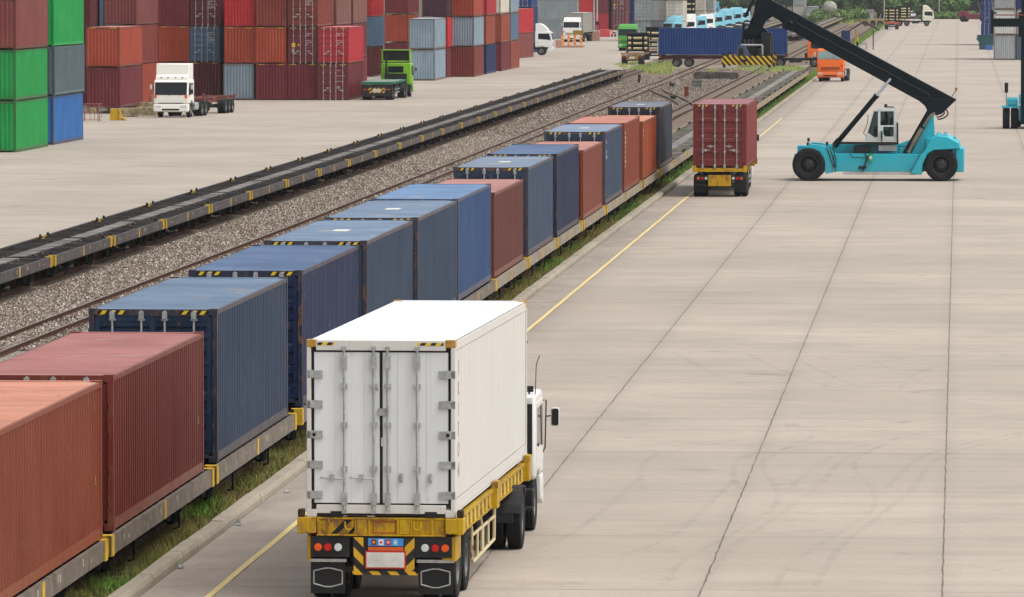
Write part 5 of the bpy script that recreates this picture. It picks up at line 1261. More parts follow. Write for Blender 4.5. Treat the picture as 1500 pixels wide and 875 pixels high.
# ------------------------------------------------------------------ container handler cut off by the right edge
def handler(label, loc, rz, m):
    t = thing('container_handler', label, 'forklift', loc, rz)
    for s_ in (-1, 1):
        for x in (1.95, 1.42): wheel(t, (s_ * x, 0, .68), .68, .46, False, RIMD)
        wheel(t, (s_ * 1.2, 4.4, .6), .6, .5, False, RIMD)
        mb = MB(); mb.prism([(-.8, 1.38), (.8, 1.38), (.8, 1.50), (-.8, 1.50)], *sorted((s_ * 1.0, s_ * 2.25))); mb.build('fender', m, t)
        mb = MB(); mb.prism([(-.3, 1.52), (.9, 1.52), (.7, 1.95), (.2, 2.05), (-.2, 1.9)], *sorted((s_ * 1.2, s_ * 1.9))); mb.build('fender_box', m, t, True, .06)
        mb = MB(); mb.box(*(sorted((s_ * .62, s_ * 1.02))[0], -1.15, .3), *(sorted((s_ * .62, s_ * 1.02))[1], -.75, 9.6)); mb.build('mast', STEELBLK, t)
        mb = MB(); mb.tube([(s_ * .9, -.5, .6), (s_ * .9, -.5, 6.0)], .09, 10); mb.build('lift_cylinder', STEELBLK, t)
        mb = MB(); mb.tube([(s_ * 1.95, -.4, 1.5), (s_ * 1.95, -.4, 2.4)], .02, 6); ma = mb.build('mirror_arm', BLACKR, t); mb = MB(); mb.box(s_ * 1.95 - .12, -.45, 2.35, s_ * 1.95 + .12, -.38, 3.0); mb.build('mirror', BLACKR, ma)
    mb = MB(); mb.prism([(-.7, .5), (5.2, .5), (5.4, 1.2), (5.3, 2.1), (3.6, 2.2), (3.2, 1.6), (-.7, 1.45)], -1.1, 1.1); mb.build('body', m, t, True, .05)
    mb = MB(); mb.prism([(1.2, 2.2), (1.5, 3.9), (3.0, 3.9), (3.2, 2.2)], -.75, .75); cb = mb.build('operator_cab', CHASSIS, t); mb = MB(); mb.prism([(1.4, 2.5), (1.62, 3.7), (2.9, 3.7), (3.0, 2.5)], -.76, .76); mb.build('cab_window', GLASS, cb)
    mb = MB(); mb.box(-2.95, -1.75, 6.65, 2.95, -1.35, 7.2); mb.box(-2.95, -1.75, 7.5, -2.6, -1.4, 7.6); mb.box(-1.2, -1.35, 6.0, 1.2, -1.16, 7.6)
    for x in (-2.9, 2.9): mb.box(x - .08, -1.8, 6.2, x + .08, -1.4, 7.75)
    mb.build('spreader', STEELBLK, t)
    mb = MB(); mb.tube([(-2.7, -1.8, 7.42), (2.7, -1.8, 7.42)], .04, 6); mb.build('spreader_rail', plain('rust_rail', (120, 74, 48), .7), t)
    return t
handler('turquoise container handler with tall black mast cut off by the right edge', (XZ(1518, 402), 402, 0), 0, TEAL)
handler('dark red container handler far off behind the tall blue door stack', (XZ(1433, 1240) + 1.5, 1240, 0), R(75), glossy((120, 36, 52), .4, .25))
# teal skip
t = thing('waste_skip', 'dark teal steel skip in front of the tall blue door stack', 'skip', (XZ(1444, 806), 806, 0), R(4))
mb = MB(); mb.prism([(-.75, 0), (.75, 0), (1.0, .9), (1.0, 1.85), (-1.0, 1.85), (-1.15, 1.3), (-.8, .9)], -1.2, 1.2, 'y'); mb.build('body', paint((28, 70, 76), .5, .3, .4), t, False, .03)
mb = MB(); mb.box(-1.08, -1.26, 1.75, 1.08, 1.26, 1.9); mb.box(-.8, -1.24, .3, -.7, 1.24, 1.7); mb.box(.5, -1.24, .3, .6, 1.24, 1.7); mb.build('rim', paint((24, 60, 66), .5, .3, .4), t)
mb = MB(); mb.box(-.5, -.4, 0, .5, .4, .55); mb.box(-.46, -.36, .55, .46, .36, .6); tag(mb.build('crate', paint((60, 100, 160), .3), loc=(XZ(1449, 800), 800, 0), bevel=.03), 'small blue crate on the pavement beside the teal skip', 'crate')
# ------------------------------------------------------------------ small yard furniture
CONCB = plain('old_concrete', (158, 142, 112), .85, 0, .2, .5, 2.5)
def block(name, label, px0, px1, py, h, d, m, cat='concrete block', z=0, group=None):
    a, b = G(px0, py), G(px1, py); w = (b - a).length
    mb = MB(); mb.prism([(0, 0), (w, 0), (w, h * .92), (w - .05, h), (.05, h), (0, h * .92)], 0, d, 'y')
    o = mb.build(name, m, None, False, .04, loc=a + Vector((0, 0, z))); return tag(o, label, cat, group)
block('concrete_block', 'long mossy concrete block on the ground between the yellow guard and the white tractor', 174, 200, 171.5, .62, .9, CONCB)
block('concrete_block', 'long concrete block touching the white tractor front corner on its left', 200.5, 229, 169.5, .6, .9, CONCB)
block('concrete_block', 'upper concrete block lying behind the long mossy pair', 178, 229, 162, .6, .9, CONCB)
block('concrete_block', 'small mossy block stacked behind the white tractor', 220, 229, 157, .9, .9, CONCB)
t = thing('wheel_guard', 'yellow steel corner guard with a black groove at the foot of the maroon container', 'guard', G(173, 176.5))
mb = MB(); mb.prism([(-.55, 0), (.3, 0), (.3, .25), (.05, .35), (-.05, .8), (-.5, .8)], -.25, .25, 'y'); mb.build('left_cheek', YEL, t, False, .03)
mb = MB(); mb.prism([(-.02, 0), (.55, 0), (.55, .12), (.25, .2), (.16, .8), (-.0, .8)], -.28, .22, 'y'); mb.build('right_cheek', YEL, t, False, .03)
t = thing('metal_cage', 'small rusty tube cage standing by the blue container corner', 'cage', G(123.5, 178))
mb = MB()
for x in (0, .95, 1.05): mb.tube([(x, 0, 0), (x, 0, 1.2)], .03, 6)
for z in (.1, .6, 1.2): mb.tube([(-.3, 0, z), (1.05, 0, z)], .025, 6)
for x in (-.3, .05, .4, .7): mb.tube([(x, 0, .1), (x, 0, 1.2)], .018, 6)
for x in (-.3, 1.05): mb.tube([(x, 0, 1.2), (x, 1.0, 1.2), (x, 1.0, 0)], .025, 6)
mb.build('tube_frame', plain('faded_pink_steel', (140, 88, 84), .7), t); mb = MB(); mb.tube([(1.05, 0, .5), (1.3, -.1, 0)], .02, 6); mb.build('prop', GALV, t)
# blocks that carry the raised stacks
for i, (x, y) in enumerate(((-62.3, 439.6), (-60.6, 439.6), (-62.3, 450.6), (-60.6, 450.6), (-63.0, 454.2), (-61.3, 454.2), (-63.0, 464.8), (-61.3, 464.8))):
    mb = MB(); mb.box(-.35, -.35, 0, .35, .35, .415); tag(mb.build('concrete_block', CONCB, loc=(x, y, 0), bevel=.02), 'low concrete block carrying a corner of the raised orange brown and rust stacks', 'concrete block', 'blocks under the raised stacks')
# orange and yellow post barriers
t = thing('traffic_barrier', 'row of orange barrier arms in front of the far white tractor', 'barrier', G(836, 70))
mb = MB()
for k in range(4): mb.box(-1.1 + k * .75 - .16, k * 1.2 - .1, .3, -1.1 + k * .75 + .16, k * 1.2 + .1, 1.75 + k * .1)
mb.build('orange_post', stripes('orange_stripes', (226, 120, 30), (230, 190, 120), (.4, 0, 1), .5, .1, .65), t)
mb = MB(); mb.box(-2.0, -.6, 0, -1.2, .3, 1.0); mb.box(-1.3, -.3, 0, 1.6, 4.0, .3); mb.build('base', plain('pinkish_concrete', (176, 132, 112), .8), t)
mb = MB(); mb.box(.2, 1.5, 1.7, 1.6, 1.7, 2.3); mb.build('striped_board', HAZM, t)
block('concrete_barrier', 'pale pinkish concrete barrier beside the far white tractor', 862, 878, 60, 1.4, 1.6, plain('pinkish_concrete', (176, 132, 112), .8), 'barrier')
block('container_tray', 'low pink red open tray below the crimson far stack', 878, 893, 54.5, 1.15, 2.4, paint((196, 70, 76), .2, .4, .3), 'tray')
t = thing('signal_post', 'thin black round topped post left of the low pink tray', 'post', G(875, 55)); mb = MB(); mb.tube([(0, 0, 0), (0, 0, 2.0)], .06, 6); mb.build('pole', CHASSIS, t)
mb = MB(); mb.lathe([(-.05, 0), (-.05, .30), (.05, .30), (.05, 0)], (0, 0, 2.2), 'y', 16); mb.build('disc', CHASSIS, t)
for px, nm in ((871.5, 'left'), (876, 'right')):
    mb = MB(); mb.tube([(0, 0, 0), (0, 0, 12)], .13, 10, 0, .10); tag(mb.build('light_pole', plain('pale_pole', (170, 168, 158), .6), loc=(XZ(px, 1030), 1030, 0)), f'tall pale pole in front of the far red stacks, {nm} one of two', 'pole')
t = thing('scooter', 'small pink and white scooter near the far pink tray', 'scooter', G(899, 54.5), R(30))
mb = MB(); mb.prism([(-.7, .4), (-.2, .35), (.25, .35), (.4, .9), (.5, .95), (.45, .35), (.3, .25), (-.6, .25)], -.14, .14); mb.prism([(-.75, .6), (.0, .55), (.0, .75), (-.7, .8)], -.16, .16, 'x', 1); mb.build('body', [glossy((206, 96, 116)), BLACKR], t)
for y in (-.5, .6): wheel(t, (0, y, .25), .25, .1)
# things in the ballast beyond the train
def prop(name, label, cat, px, py, fn, z=0):
    t = thing(name, label, cat, G(px, py, z)); fn(t); return t
def f_block(t): mb = MB(); mb.prism([(-2.2, 0), (2.0, 0), (2.1, .5), (1.9, .65), (-2.0, .7), (-2.2, .5)], -.4, .4, 'y'); mb.build('slab', plain('dark_old_concrete', (92, 86, 78), .9, 0, .2, .4, 2), t, False, .04)
prop('concrete_slab', 'dark broken concrete slab lying in the ballast past the turnout', 'slab', 1050, 116, f_block)
def f_box(t): mb = MB(); mb.box(-.45, -.3, 0, .45, .3, .55); mb.build('housing', plain('signal_grey', (110, 112, 104), .7, 0, .3, .3, 5), t, False, .03); mb = MB(); mb.box(-.48, -.33, .55, .48, .33, .6); mb.build('lid', plain('signal_grey', (110, 112, 104), .7), t)
prop('signal_box', 'small grey signal box in the ballast above the maroon container roof', 'box', 1021, 128, f_box)
def f_red(t): mb = MB(); mb.box(-.17, -.12, 0, .17, .12, .75); mb.box(-.22, -.15, .75, .22, .15, .83); mb.build('post', plain('rusty_red', (126, 60, 48), .8, 0, .2, .3, 6), t)
prop('marker_post', 'stubby rusty red post beside the turnout', 'post', 1005.5, 142, f_red)
def f_lever(t):
    mb = MB(); mb.box(-.22, -.18, 0, .22, .18, .3); mb.build('base', CHASSIS, t); mb = MB(); mb.tube([(0, 0, .4), (.35, 0, 1.25)], .04, 6); mb.lathe([(-.12, 0), (-.12, .12), (.12, .12), (.12, 0)], (.38, 0, 1.3), 'y', 12); mb.build('lever', plain('pale_steel', (180, 176, 168), .6), t)
prop('switch_lever', 'dark switch stand with lever by the turnout blades', 'switch lever', 986, 146, f_lever)
prop('switch_lever', 'dark switch stand farther up left in the ballast', 'switch lever', 984, 127, f_lever)
def f_stub(t): mb = MB(); mb.tube([(0, 0, 0), (.05, 0, .8)], .12, 8); mb.build('stub', CHASSIS, t)
prop('dark_stub', 'dark stub post in brown ballast right of the empty wagons end', 'post', 936, 122, f_stub)
# litter by the kerb
for i, (px, py, lb) in enumerate(((342, 770, 'crumpled white plastic bag lying against the kerb'), (421, 722, 'pale scrap of paper on the concrete beside the kerb'), (265, 833, 'small pale litter scrap in the kerb gutter near the yellow line'))):
    rnd = random.Random(i); mb = MB(); n = 9
    mb.lathe([(0, .0), (.02, .11), (.07, .09), (.16 if i == 0 else .05, .05), (.2 if i == 0 else .06, 0)], (0, 0, 0), 'z', n); mb.v = [(x * rnd.uniform(.4, .8), y * rnd.uniform(.4, .8), z * rnd.uniform(.5, .8)) for x, y, z in mb.v]
    tag(mb.build('litter', plain('white_plastic', (150, 152, 158), .6), loc=G(px, py) + Vector((.1 if i == 0 else 0, 0, .003))), lb, 'litter')
# open shelter by the kerb far away, with a worker in a bright vest
Sp = G(1270, 66); t = thing('open_shelter', 'small open shelter with pitched roof on thin posts beside the far kerb', 'shelter', (XZ(1269, 805), 805, 0))
mb = MB()
for x, y in ((1.0, -1.4), (1.0, 1.4)): mb.tube([(x, y, 0), (x, y, 2.6)], .06, 6)
mb.build('post', plain('dark_brown_steel', (70, 58, 50), .7), t); mb = MB()
for x, y in ((-1.3, -1.4), (-1.3, 1.4)): mb.tube([(x, y, 0), (x, y, 2.6)], .06, 6)
mb.build('post', YELB, t); mb = MB(); mb.prism([(-2.2, 2.3), (-.2, 3.5), (1.8, 2.4), (1.8, 2.62), (-.2, 3.78), (-2.2, 2.52)], -1.8, 1.8, 'y'); mb.build('roof', plain('dark_roof', (56, 44, 38), .8), t)
mb = MB(); mb.box(-1.1, -.6, .7, .2, .6, .76); mb.box(-1.0, -.5, 0, -.94, .5, .7); mb.box(.05, -.5, 0, .11, .5, .7); mb.build('bench', CHASSIS, t)
def skin_person(label, loc, rz, seated=False, cols=None):
    if seated:   # hip at origin, facing -Y, hands on a wheel
        J = [((0, 0, .0), .15), ((0, .03, .24), .15), ((0, .05, .46), .16), ((0, .03, .58), .07), ((0, .01, .66), .085), ((0, -.01, .78), .095)]
        arm = lambda s: [((s * .19, .05, .48), .07), ((s * .26, -.08, .24), .05), ((s * .20, -.32, .28), .042), ((s * .18, -.40, .30), .036)]
        leg = lambda s: [((s * .10, -.08, .0), .10), ((s * .13, -.44, .04), .075), ((s * .13, -.50, -.34), .055), ((s * .13, -.64, -.38), .045)]
    else:
        J = [((0, 0, .96), .14), ((0, 0, 1.18), .15), ((0, 0, 1.40), .16), ((0, .01, 1.52), .07), ((0, .02, 1.60), .085), ((0, .03, 1.72), .09)]
        arm = lambda s: [((s * .19, 0, 1.43), .07), ((s * .25, .0, 1.17), .05), ((s * .24, .10, .94), .04), ((s * .23, .13, .84), .035)]
        leg = lambda s: [((s * .10, 0, .90), .10), ((s * .11, .03, .50), .07), ((s * .12, 0, .09), .05), ((s * .12, .14, .05), .045)]
    E = [(i, i + 1) for i in range(5)]
    for s in (-1, 1):
        b = len(J); J += arm(s); E += [(2, b), (b, b + 1), (b + 1, b + 2), (b + 2, b + 3)]
        b = len(J); J += leg(s); E += [(0, b), (b, b + 1), (b + 1, b + 2), (b + 2, b + 3)]
    me = bpy.data.meshes.new('person'); me.from_pydata([j[0] for j in J], E, [])
    o = bpy.data.objects.new('person', me); COL.objects.link(o)
    o.modifiers.new('skin', 'SKIN'); o.modifiers.new('sub', 'SUBSURF').levels = 1
    for i, (p_, r_q) in enumerate(J): me.skin_vertices[0].data[i].radius = (r_q, r_q)
    me.skin_vertices[0].data[0].use_root = True
    bpy.context.view_layer.update()
    m2 = bpy.data.meshes.new_from_object(o.evaluated_get(bpy.context.evaluated_depsgraph_get())); o.modifiers.clear(); o.data = m2
    cols = cols or ((44, 48, 62), (170, 200, 40), (150, 104, 80), (224, 120, 40))
    for k, cc in enumerate(cols): m2.materials.append(plain(f'cloth_{k}_{cc[0]}', cc, .7))
    z0 = -.94 if seated else 0
    for p_ in m2.polygons:
        c = p_.center; z = c.z - z0
        hand = (c.y < -.33 and c.z > .2) if seated else (abs(c.x) > .2 and z < 1.0)
        p_.material_index = 3 if z > 1.72 else (2 if z > 1.5 or hand else (1 if z > (1.06 if seated else .92) else 0)); p_.use_smooth = True
    o.location = loc; o.rotation_euler.z = rz; return tag(o, label, 'person')
bpy.context.view_layer.update()
skin_person('driver in dark blue shirt seated behind the cab glass of the turquoise reach stacker', RS.matrix_world @ Vector((.32, RS['seat_y'] - .02, RS['seat_z'] + .44)), RS.rotation_euler.z, True, ((36, 40, 50), (40, 56, 84), (140, 98, 76), (36, 32, 30)))
skin_person('standing worker in a yellow green vest and orange hat under the far open shelter', (XZ(1257, 812), 812, 0), R(120))
block('rail_container_box', 'dark blue open box standing on the siding left of the shelter', 1232, 1245, 66, 2.0, 3, P('navy'), 'box')
# tank on a rail wagon far off, and a small store wall
t = thing('tank_wagon', 'pale rounded tank wagon end standing before the trees', 'rail wagon', (XZ(1217, 1240), 1240, 0))
mb = MB(); mb.lathe([(-4.5, 0), (-4.4, .7), (-4.1, 1.15), (-3.6, 1.3), (3.6, 1.3), (4.1, 1.15), (4.4, .7), (4.5, 0)], (0, 0, 2.85), 'y', 28); mb.build('tank', plain('tank_cream', (160, 155, 146), .6, 0, .3, .3, 2), t, True)
mb = MB(); mb.box(-1.1, -5, .9, 1.1, 5, 1.6); mb.box(-.7, -4.6, 0, .7, -3.0, .9); mb.box(-.7, 3.0, 0, .7, 4.6, .9); mb.build('underframe', CHASSIS, t)
t = thing('concrete_shed', 'small grey concrete shed at the foot of the trees', 'shed', (XZ(1270, 1290), 1290, 0))
mb = MB(); mb.box(-1.4, 0, 0, 1.4, 4, 1.9); mb.prism([(-1.6, 1.9), (1.6, 1.9), (1.5, 2.1), (-1.3, 2.1)], -.3, 4.3, 'y'); mb.build('wall', plain('pale_render', (160, 162, 158), .8), t); mb = MB(); mb.box(-.6, -.02, 0, .5, .1, 1.5); mb.build('doorway', BLACKR, t)
# ------------------------------------------------------------------ ballast stones, grass and weeds
def scatter_mesh(name, verts, faces, mat):
    me = bpy.data.meshes.new(name); nv, nf = len(verts), len(faces); k = faces.shape[1]
    me.vertices.add(nv); me.vertices.foreach_set('co', verts.astype(np.float32).ravel())
    me.loops.add(nf * k); me.loops.foreach_set('vertex_index', faces.astype(np.int32).ravel())
    me.polygons.add(nf); me.polygons.foreach_set('loop_start', np.arange(0, nf * k, k, dtype=np.int32)); 
    me.update(calc_edges=True); me.validate(); me.materials.append(mat); return me
def stones(n, regions, smin=.035, smax=.085):
    V = []; oc = np.array([(1, 0, 0), (-1, 0, 0), (0, 1, 0), (0, -1, 0), (0, 0, 1), (0, 0, -1)], float)
    Fo = np.array([(0, 2, 4), (2, 1, 4), (1, 3, 4), (3, 0, 4), (2, 0, 5), (1, 2, 5), (3, 1, 5), (0, 3, 5)])
    pos = []
    for (fx0, fx1, ya, yb, w) in regions:
        m = int(n * w); y = ya + (yb - ya) * rng.random(m) ** 1.5; a = np.array([fx0(v) for v in y]); b = np.array([fx1(v) for v in y]); pos.append(np.stack([a + (b - a) * rng.random(m), y, np.full(m, .0)], 1))
    pos = np.concatenate(pos); m = len(pos)
    s = rng.uniform(smin, smax, (m, 1, 1)) * rng.uniform(.6, 1.3, (m, 1, 3)); v = oc[None] * s * rng.uniform(.6, 1.3, (m, 6, 1)) 
    a = rng.uniform(0, 6.28, m); ca, sa = np.cos(a)[:, None], np.sin(a)[:, None]
    x = v[:, :, 0] * ca - v[:, :, 1] * sa; y = v[:, :, 0] * sa + v[:, :, 1] * ca; t_ = rng.uniform(-.6, .6, m)[:, None]
    z = v[:, :, 2] + x * t_; v = np.stack([x, y, z], 2) + pos[:, None, :] + np.array([0, 0, .02])
    f = Fo[None] + (np.arange(m) * 6)[:, None, None]
    return v.reshape(-1, 3), f.reshape(-1, 3)
t = NT('ballast_stone'); g = t.node('ShaderNodeNewGeometry'); rnd_ = g.outputs['Random Per Island']
rp = t.node('ShaderNodeValToRGB'); cr = rp.color_ramp; cr.elements[0].color = (.05, .036, .026, 1); cr.elements[1].color = (.55, .50, .45, 1)
for p_, c in ((.3, (.13, .092, .062, 1)), (.6, (.21, .16, .12, 1)), (.85, (.33, .28, .235, 1))): e = cr.elements.new(p_); e.color = c
t.link(rnd_, rp.inputs[0]); t.color(rp.outputs[0]); t.b.inputs['Roughness'].default_value = .9
v, f = stones(78000, [(lambda y: XL(y) + 1.15, lambda y: XM(y) - .62, 165, 380, .75), (lambda y: XM(y) - .42, lambda y: XM(y) + .42, 165, 560, .17), (lambda y: XM(y) + .62, lambda y: XM(y) + 2.2, 165, 380, .08)], .022, .06)
v2, f2 = stones(34000, [(lambda y: XL(y) + 1.15, lambda y: XM(y) - .62, 330, 600, .62), (lambda y: XM(y) + .62, lambda y: -21.0, 400, 640, .38)], .03, .065)
f = np.concatenate([f, f2 + len(v)]); v = np.concatenate([v, v2])
tag(put('ballast_stones', scatter_mesh('ballast_stones', v, f, t.mat)), 'loose grey brown ballast stones between the two left tracks', 'gravel', kind='stuff')
def blades(n, posf, h0, h1, wd, lean=.5):
    p = posf(n); m = len(p); h = rng.uniform(h0, h1, m); a = rng.uniform(0, 6.28, m); dx, dy = np.cos(a), np.sin(a)
    w = wd * rng.uniform(.6, 1.4, m); L = rng.uniform(.1, lean, m) * h; b = rng.uniform(0, 6.28, m)
    v0 = p + np.stack([-dx * w, -dy * w, 0 * w], 1); v1 = p + np.stack([dx * w, dy * w, 0 * w], 1)
    tip = p + np.stack([np.cos(b) * L, np.sin(b) * L, h], 1)
    V = np.stack([v0, v1, tip], 1).reshape(-1, 3); Fc = np.arange(m * 3).reshape(-1, 3); return V, Fc
def mat_grass(name, dry, green, bright, ny=.05):
    t = NT(name); tc = t.node('ShaderNodeTexCoord'); v = tc.outputs['Object']; g = t.node('ShaderNodeNewGeometry')
    n = t.noise(t.scaled(v, (1, .35, 1)), .55, 4, .6); n2 = t.noise(t.scaled(v, (.5, .1, 1)), .5, 3)
    col = t.mix(t.ramp(n, .36, .6), dry, green)
    col = t.mix(t.ramp(n2, .52, .66), col, bright)
    hs = t.node('ShaderNodeHueSaturation'); t.link(col, hs.inputs['Color']); t.link(t.ramp(g.outputs['Random Per Island'], 0, 1, .55, 1.5), hs.inputs['Value']); t.color(hs.outputs[0])
    t.b.inputs['Roughness'].default_value = .75; t.b.inputs['Specular IOR Level'].default_value = .2
    try: t.b.inputs['Subsurface Weight'].default_value = 0
    except Exception: pass
    return t.mat
GR = mat_grass('verge_grass', (.30, .225, .085), (.20, .20, .05), (.12, .21, .035)); GRB = mat_grass('bright_verge_grass', (.22, .24, .06), (.13, .28, .04), (.10, .30, .035)); WD = mat_grass('weeds', (.42, .42, .15), (.27, .36, .09), (.22, .38, .08))
def pv(x0, x1, y0, y1, z=-.01, pw=1.0):
    def fn(n):
        y = y0 + (y1 - y0) * rng.random(n) ** pw; x = x0 + (x1 - x0) * rng.random(n)
        k = np.sin(y * .83 + np.sin(y * .21) * 3) + np.sin(x * 5 + y * .37) + rng.normal(0, .8, n); keep = k > -1.25
        return np.stack([x, y, np.full(n, z)], 1)[keep]
    return fn
V1, F1 = blades(95000, pv(-14.55, -13.69, 84, 300, 0, 1.3), .05, .20, .009, .9)
tag(put('verge_grass', scatter_mesh('verge_grass', V1, F1, GR)), 'dry olive grass strip between the kerb and the train', 'grass', kind='stuff')
V1, F1 = blades(26000, pv(-14.7, -13.68, 295, 640, 0), .08, .30, .02, .8)
tag(put('verge_grass', scatter_mesh('verge_grass', V1, F1, GRB)), 'bright green grass strip along the far kerb', 'grass', kind='stuff')
V1, F1 = blades(15000, pv(-14.6, -13.6, 640, 1300, 0), .15, .5, .06, .8)
tag(put('verge_grass', scatter_mesh('verge_grass', V1, F1, GRB)), 'green grass along the kerb beyond the crossing', 'grass', kind='stuff')
# weeds on both sides of the crossing
def patch(px0, px1, py0, py1):
    def fn(n):
        out = []
        c = [(rng.uniform(px0, px1), rng.uniform(py0, py1)) for _ in range(max(6, n // 160))]
        for i in range(n):
            a = c[i % len(c)]; p = G(a[0] + rng.normal(0, 5), a[1] + rng.normal(0, .8)); out.append((p.x, p.y, 0))
        return np.array(out)
    return fn
for nm, args, n, hh in (('weeds at the end of the long left empty row', (925, 965, 98, 107), 1300, .5), ('pale weeds in front of the blue container wheels', (955, 985, 97, 107), 1700, .7), ('low weeds between the rails under the black spreader', (1040, 1150, 97, 108), 2200, .25), ('weeds at the left edge of the crossing', (905, 990, 92, 99), 1600, .3),
                        ('weeds near the orange tractor wheel', (1130, 1200, 97, 104), 1500, .3), ('weeds far along the sidings', (1180, 1245, 20, 34), 6000, 1.2)):
    V1, F1 = blades(n, patch(*args), .12, hh, .03, .7); tag(put('weed_patch', scatter_mesh('weeds', V1, F1, WD)), nm, 'weeds', kind='stuff')
# little weeds beside the kerb
for px, py in ((285, 762), (305, 748), (160, 868), (800, 398), (815, 388)):
    V1, F1 = blades(260, (lambda q: lambda n: np.array([(q.x + rng.normal(0, .16), q.y + rng.normal(0, .35), 0) for _ in range(n)]))(G(px, py)), .1, .32, .02, .8)
    V1[:, 0] = np.minimum(V1[:, 0], -13.72)
    tag(put('weed_patch', scatter_mesh('weeds', V1, F1, GRB)), 'fresh green weed tufts in the strip beside the kerb', 'weeds', 'weed tufts by the kerb', 'stuff')
# ------------------------------------------------------------------ trees and shrubs at the end of the yard
BARK = plain('bark', (84, 70, 56), .9, 0, .2, .3, 4)
def leaf_mat(name, a, b):
    t = NT(name); g = t.node('ShaderNodeNewGeometry'); tc = t.node('ShaderNodeTexCoord'); oi = t.node('ShaderNodeObjectInfo')
    n = t.noise(tc.outputs['Object'], .55, 3)
    col = t.mix(t.math('MULTIPLY_ADD', g.outputs['Random Per Island'], .6, t.math('MULTIPLY', n, .4)), a, b)
    hs = t.node('ShaderNodeHueSaturation'); t.link(col, hs.inputs['Color']); t.link(t.math('MULTIPLY_ADD', oi.outputs['Random'], .5, .8), hs.inputs['Value']); t.link(t.math('MULTIPLY_ADD', oi.outputs['Random'], .05, .475), hs.inputs['Hue'])
    t.color(hs.outputs[0]); t.b.inputs['Roughness'].default_value = .6; t.b.inputs['Specular IOR Level'].default_value = .3; return t.mat
LEAF = leaf_mat('leaves', (.05, .105, .03), (.24, .36, .10))
def crown(r, h, base, n, leaf):
    clumps = []
    for _ in range(26):
        u = rng.normal(0, 1, 3); u /= np.linalg.norm(u); q = rng.uniform(.45, 1.0); clumps.append((u[0] * r * q, u[1] * r * q, base + h * .5 + u[2] * h * .5 * q, rng.uniform(.18, .36) * r))
    c = np.array(clumps); idx = rng.integers(0, len(c), n); d = rng.normal(0, 1, (n, 3)); d /= np.linalg.norm(d, axis=1)[:, None]
    p = c[idx, :3] + d * (c[idx, 3] * rng.uniform(.5, 1.1, n))[:, None]
    a = rng.normal(0, 1, (n, 3)); a /= np.linalg.norm(a, axis=1)[:, None]; b = np.cross(a, rng.normal(0, 1, (n, 3))); b /= np.linalg.norm(b, axis=1)[:, None]
    s = leaf * rng.uniform(.6, 1.3, n)[:, None]
    V = np.stack([p - a * s, p + b * s * .6, p + a * s, p - b * s * .6], 1).reshape(-1, 3); return V, np.arange(n * 4).reshape(-1, 4)
def tree_meshes(r, h, base):
    V, Fc = crown(r, h, base, 3600, .34); cm = scatter_mesh('crown', V, Fc, LEAF)
    mb = MB(); mb.tube([(0, 0, 0), (.1, 0, base * .6), (0, .1, base + h * .3), (.1, 0, base + h * .7)], .28, 8, 0, .06)
    for k in range(5):
        a = k * 1.3; mb.tube([(0, 0, base * .8 + k * .3), (math.cos(a) * r * .4, math.sin(a) * r * .4, base + h * .4), (math.cos(a) * r * .7, math.sin(a) * r * .7, base + h * .62)], .1, 6, 0, .03)
    return cm, mb.mesh('trunk', BARK, True)
TM = [tree_meshes(3.4, 6.0, 1.2), tree_meshes(4.2, 8.0, 1.8), tree_meshes(2.6, 5.0, .7)]
words = ['broad', 'tall dark', 'small', 'bushy', 'loose', 'dense']
tr_ = random.Random(4); n = 0
xs = [1205 + k * 8.2 for k in range(32)]
for row, (dist, dz) in enumerate(((1335, 0), (1365, 4), (1400, 2))):
    for k, px in enumerate(xs):
        if row and k % 2: continue
        if row == 0 and 1345 < px < 1440 and tr_.random() < .55: continue
        cm, tm = TM[tr_.randrange(3)]
        sc = tr_.uniform(.8, 1.25) * (1 + .12 * row)
        t = thing('tree', f'green leafy tree in the row closing the far end of the yard', 'tree', (XZ(px + tr_.uniform(-3, 3), dist), dist + tr_.uniform(-8, 8), -.05), tr_.uniform(0, 6), 'trees at the far end of the yard')
        t.scale = (sc, sc, sc); put('crown', cm, t); put('trunk', tm, t)
for k in range(22):
    px = 985 + k * 10.5; dist = 1440 + (k % 3) * 14; cm, tm = TM[tr_.randrange(3)]
    t = thing('tree', 'hazy tree glimpsed behind the far parked cabs and stacks', 'tree', (XZ(px, dist), dist, -.05), tr_.uniform(0, 6), 'trees behind the far parked cabs'); sc = tr_.uniform(1.0, 1.5); t.scale = (sc, sc, sc); put('crown', cm, t); put('trunk', tm, t)
SHV, SHF = crown(1.5, 1.5, .05, 900, .28); SHM = scatter_mesh('foliage', SHV, SHF, LEAF)
for i, px in enumerate((1193, 1199, 1204, 1209, 1223, 1228, 1236, 1246, 1256)):
    d = 1215 + (i % 3) * 20; o = put('shrub', SHM, None, (XZ(px, d), d, 0), i * 1.1); sc = 1 + .25 * (i % 3); o.scale = (sc, sc, sc); tag(o, 'low green shrub in the clump around the pale tank wagon', 'shrub', 'shrubs by the tank wagon')
for i in range(17):
    px = 1352 + i * 6.4; o = put('shrub', SHM, None, (XZ(px, 1313), 1313 + (i % 3), -.1), i * .7); sc = .55 + .2 * ((i * 7) % 3); o.scale = (sc * 1.2, sc, sc); tag(o, 'low hedge like shrub along the end of the pavement', 'shrub', 'hedge shrubs at the end of the pavement')
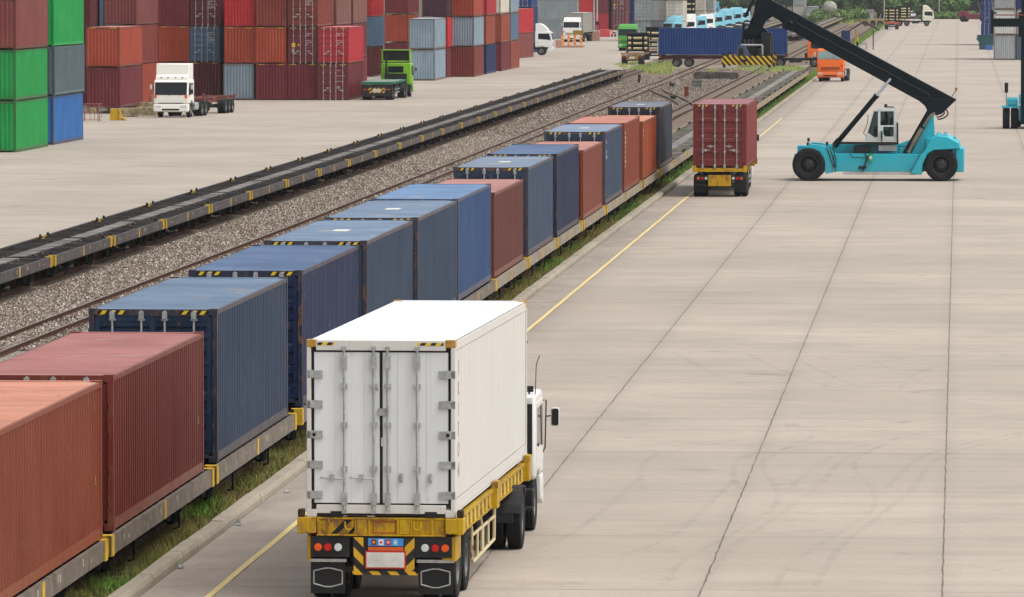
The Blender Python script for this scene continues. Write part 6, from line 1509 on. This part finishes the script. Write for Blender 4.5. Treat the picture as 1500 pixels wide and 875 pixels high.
# chain of poles by the trees
mb = MB(); mb.tube([(0, 0, 0), (0, 0, 9)], .12, 8, 0, .08); tag(mb.build('light_pole', plain('pale_pole', (170, 168, 158), .6), loc=(XZ(1376, 1318), 1318, 0)), 'slim pale pole standing before the trees right of the cream tractor', 'pole')
mb = MB(); mb.tube([(0, 0, 0), (0, 0, 9)], .14, 8, 0, .08); tag(mb.build('light_pole', plain('pale_pole', (170, 168, 158), .6), loc=(XZ(1296, 1200), 1200, 0)), 'slim pale pole just left of the orange red far trailer', 'pole')
# ------------------------------------------------------------------ light
w = bpy.data.worlds.new('World'); scene.world = w; w.use_nodes = True; nt = w.node_tree; bg = nt.nodes['Background']
sky = nt.nodes.new('ShaderNodeTexSky'); sky.sky_type = 'NISHITA'; sky.sun_disc = False
SUN_EL, SUN_AZ = R(60), R(108)        # azimuth clockwise from +Y (towards +X): right of and a little behind the camera
sky.sun_elevation = SUN_EL; sky.sun_rotation = SUN_AZ; sky.dust_density = 4; sky.air_density = 1.2; sky.ozone_density = 1
hs = nt.nodes.new('ShaderNodeHueSaturation'); hs.inputs['Saturation'].default_value = .22
nt.links.new(sky.outputs[0], hs.inputs['Color']); nt.links.new(hs.outputs[0], bg.inputs['Color']); bg.inputs['Strength'].default_value = .15
sun = bpy.data.lights.new('sun', 'SUN'); sun.energy = .75; sun.angle = R(26); sun.color = (1, .95, .87)
so = bpy.data.objects.new('sun', sun); COL.objects.link(so)
dirv = Vector((math.cos(SUN_EL) * math.sin(SUN_AZ), math.cos(SUN_EL) * math.cos(SUN_AZ), math.sin(SUN_EL)))
so.rotation_euler = dirv.to_track_quat('Z', 'Y').to_euler()
vs = scene.view_settings; scene.display_settings.display_device = 'sRGB'; vs.view_transform = 'Standard'; vs.look = 'None'; vs.gamma = 1; vs.use_curve_mapping = False; vs.exposure = EXPO
if HAZE:
    mb = MB(); mb.box(-480, -12, -1.2, 330, 1480, 24); hz_ = mb.build('haze', bpy.data.materials.new('haze_air'))
    hm = hz_.data.materials[0]; hm.use_nodes = True; n_ = hm.node_tree.nodes; n_.clear(); ou = n_.new('ShaderNodeOutputMaterial'); vo = n_.new('ShaderNodeVolumePrincipled')
    vo.inputs['Color'].default_value = (.90, .93, .97, 1); vo.inputs['Density'].default_value = HAZE; vo.inputs['Anisotropy'].default_value = .2
    hm.node_tree.links.new(vo.outputs[0], ou.inputs['Volume']); tag(hz_, 'thin pale air haze over the whole yard', 'haze', kind='stuff')
scene.cycles.volume_bounces = 0; scene.cycles.max_bounces = 6
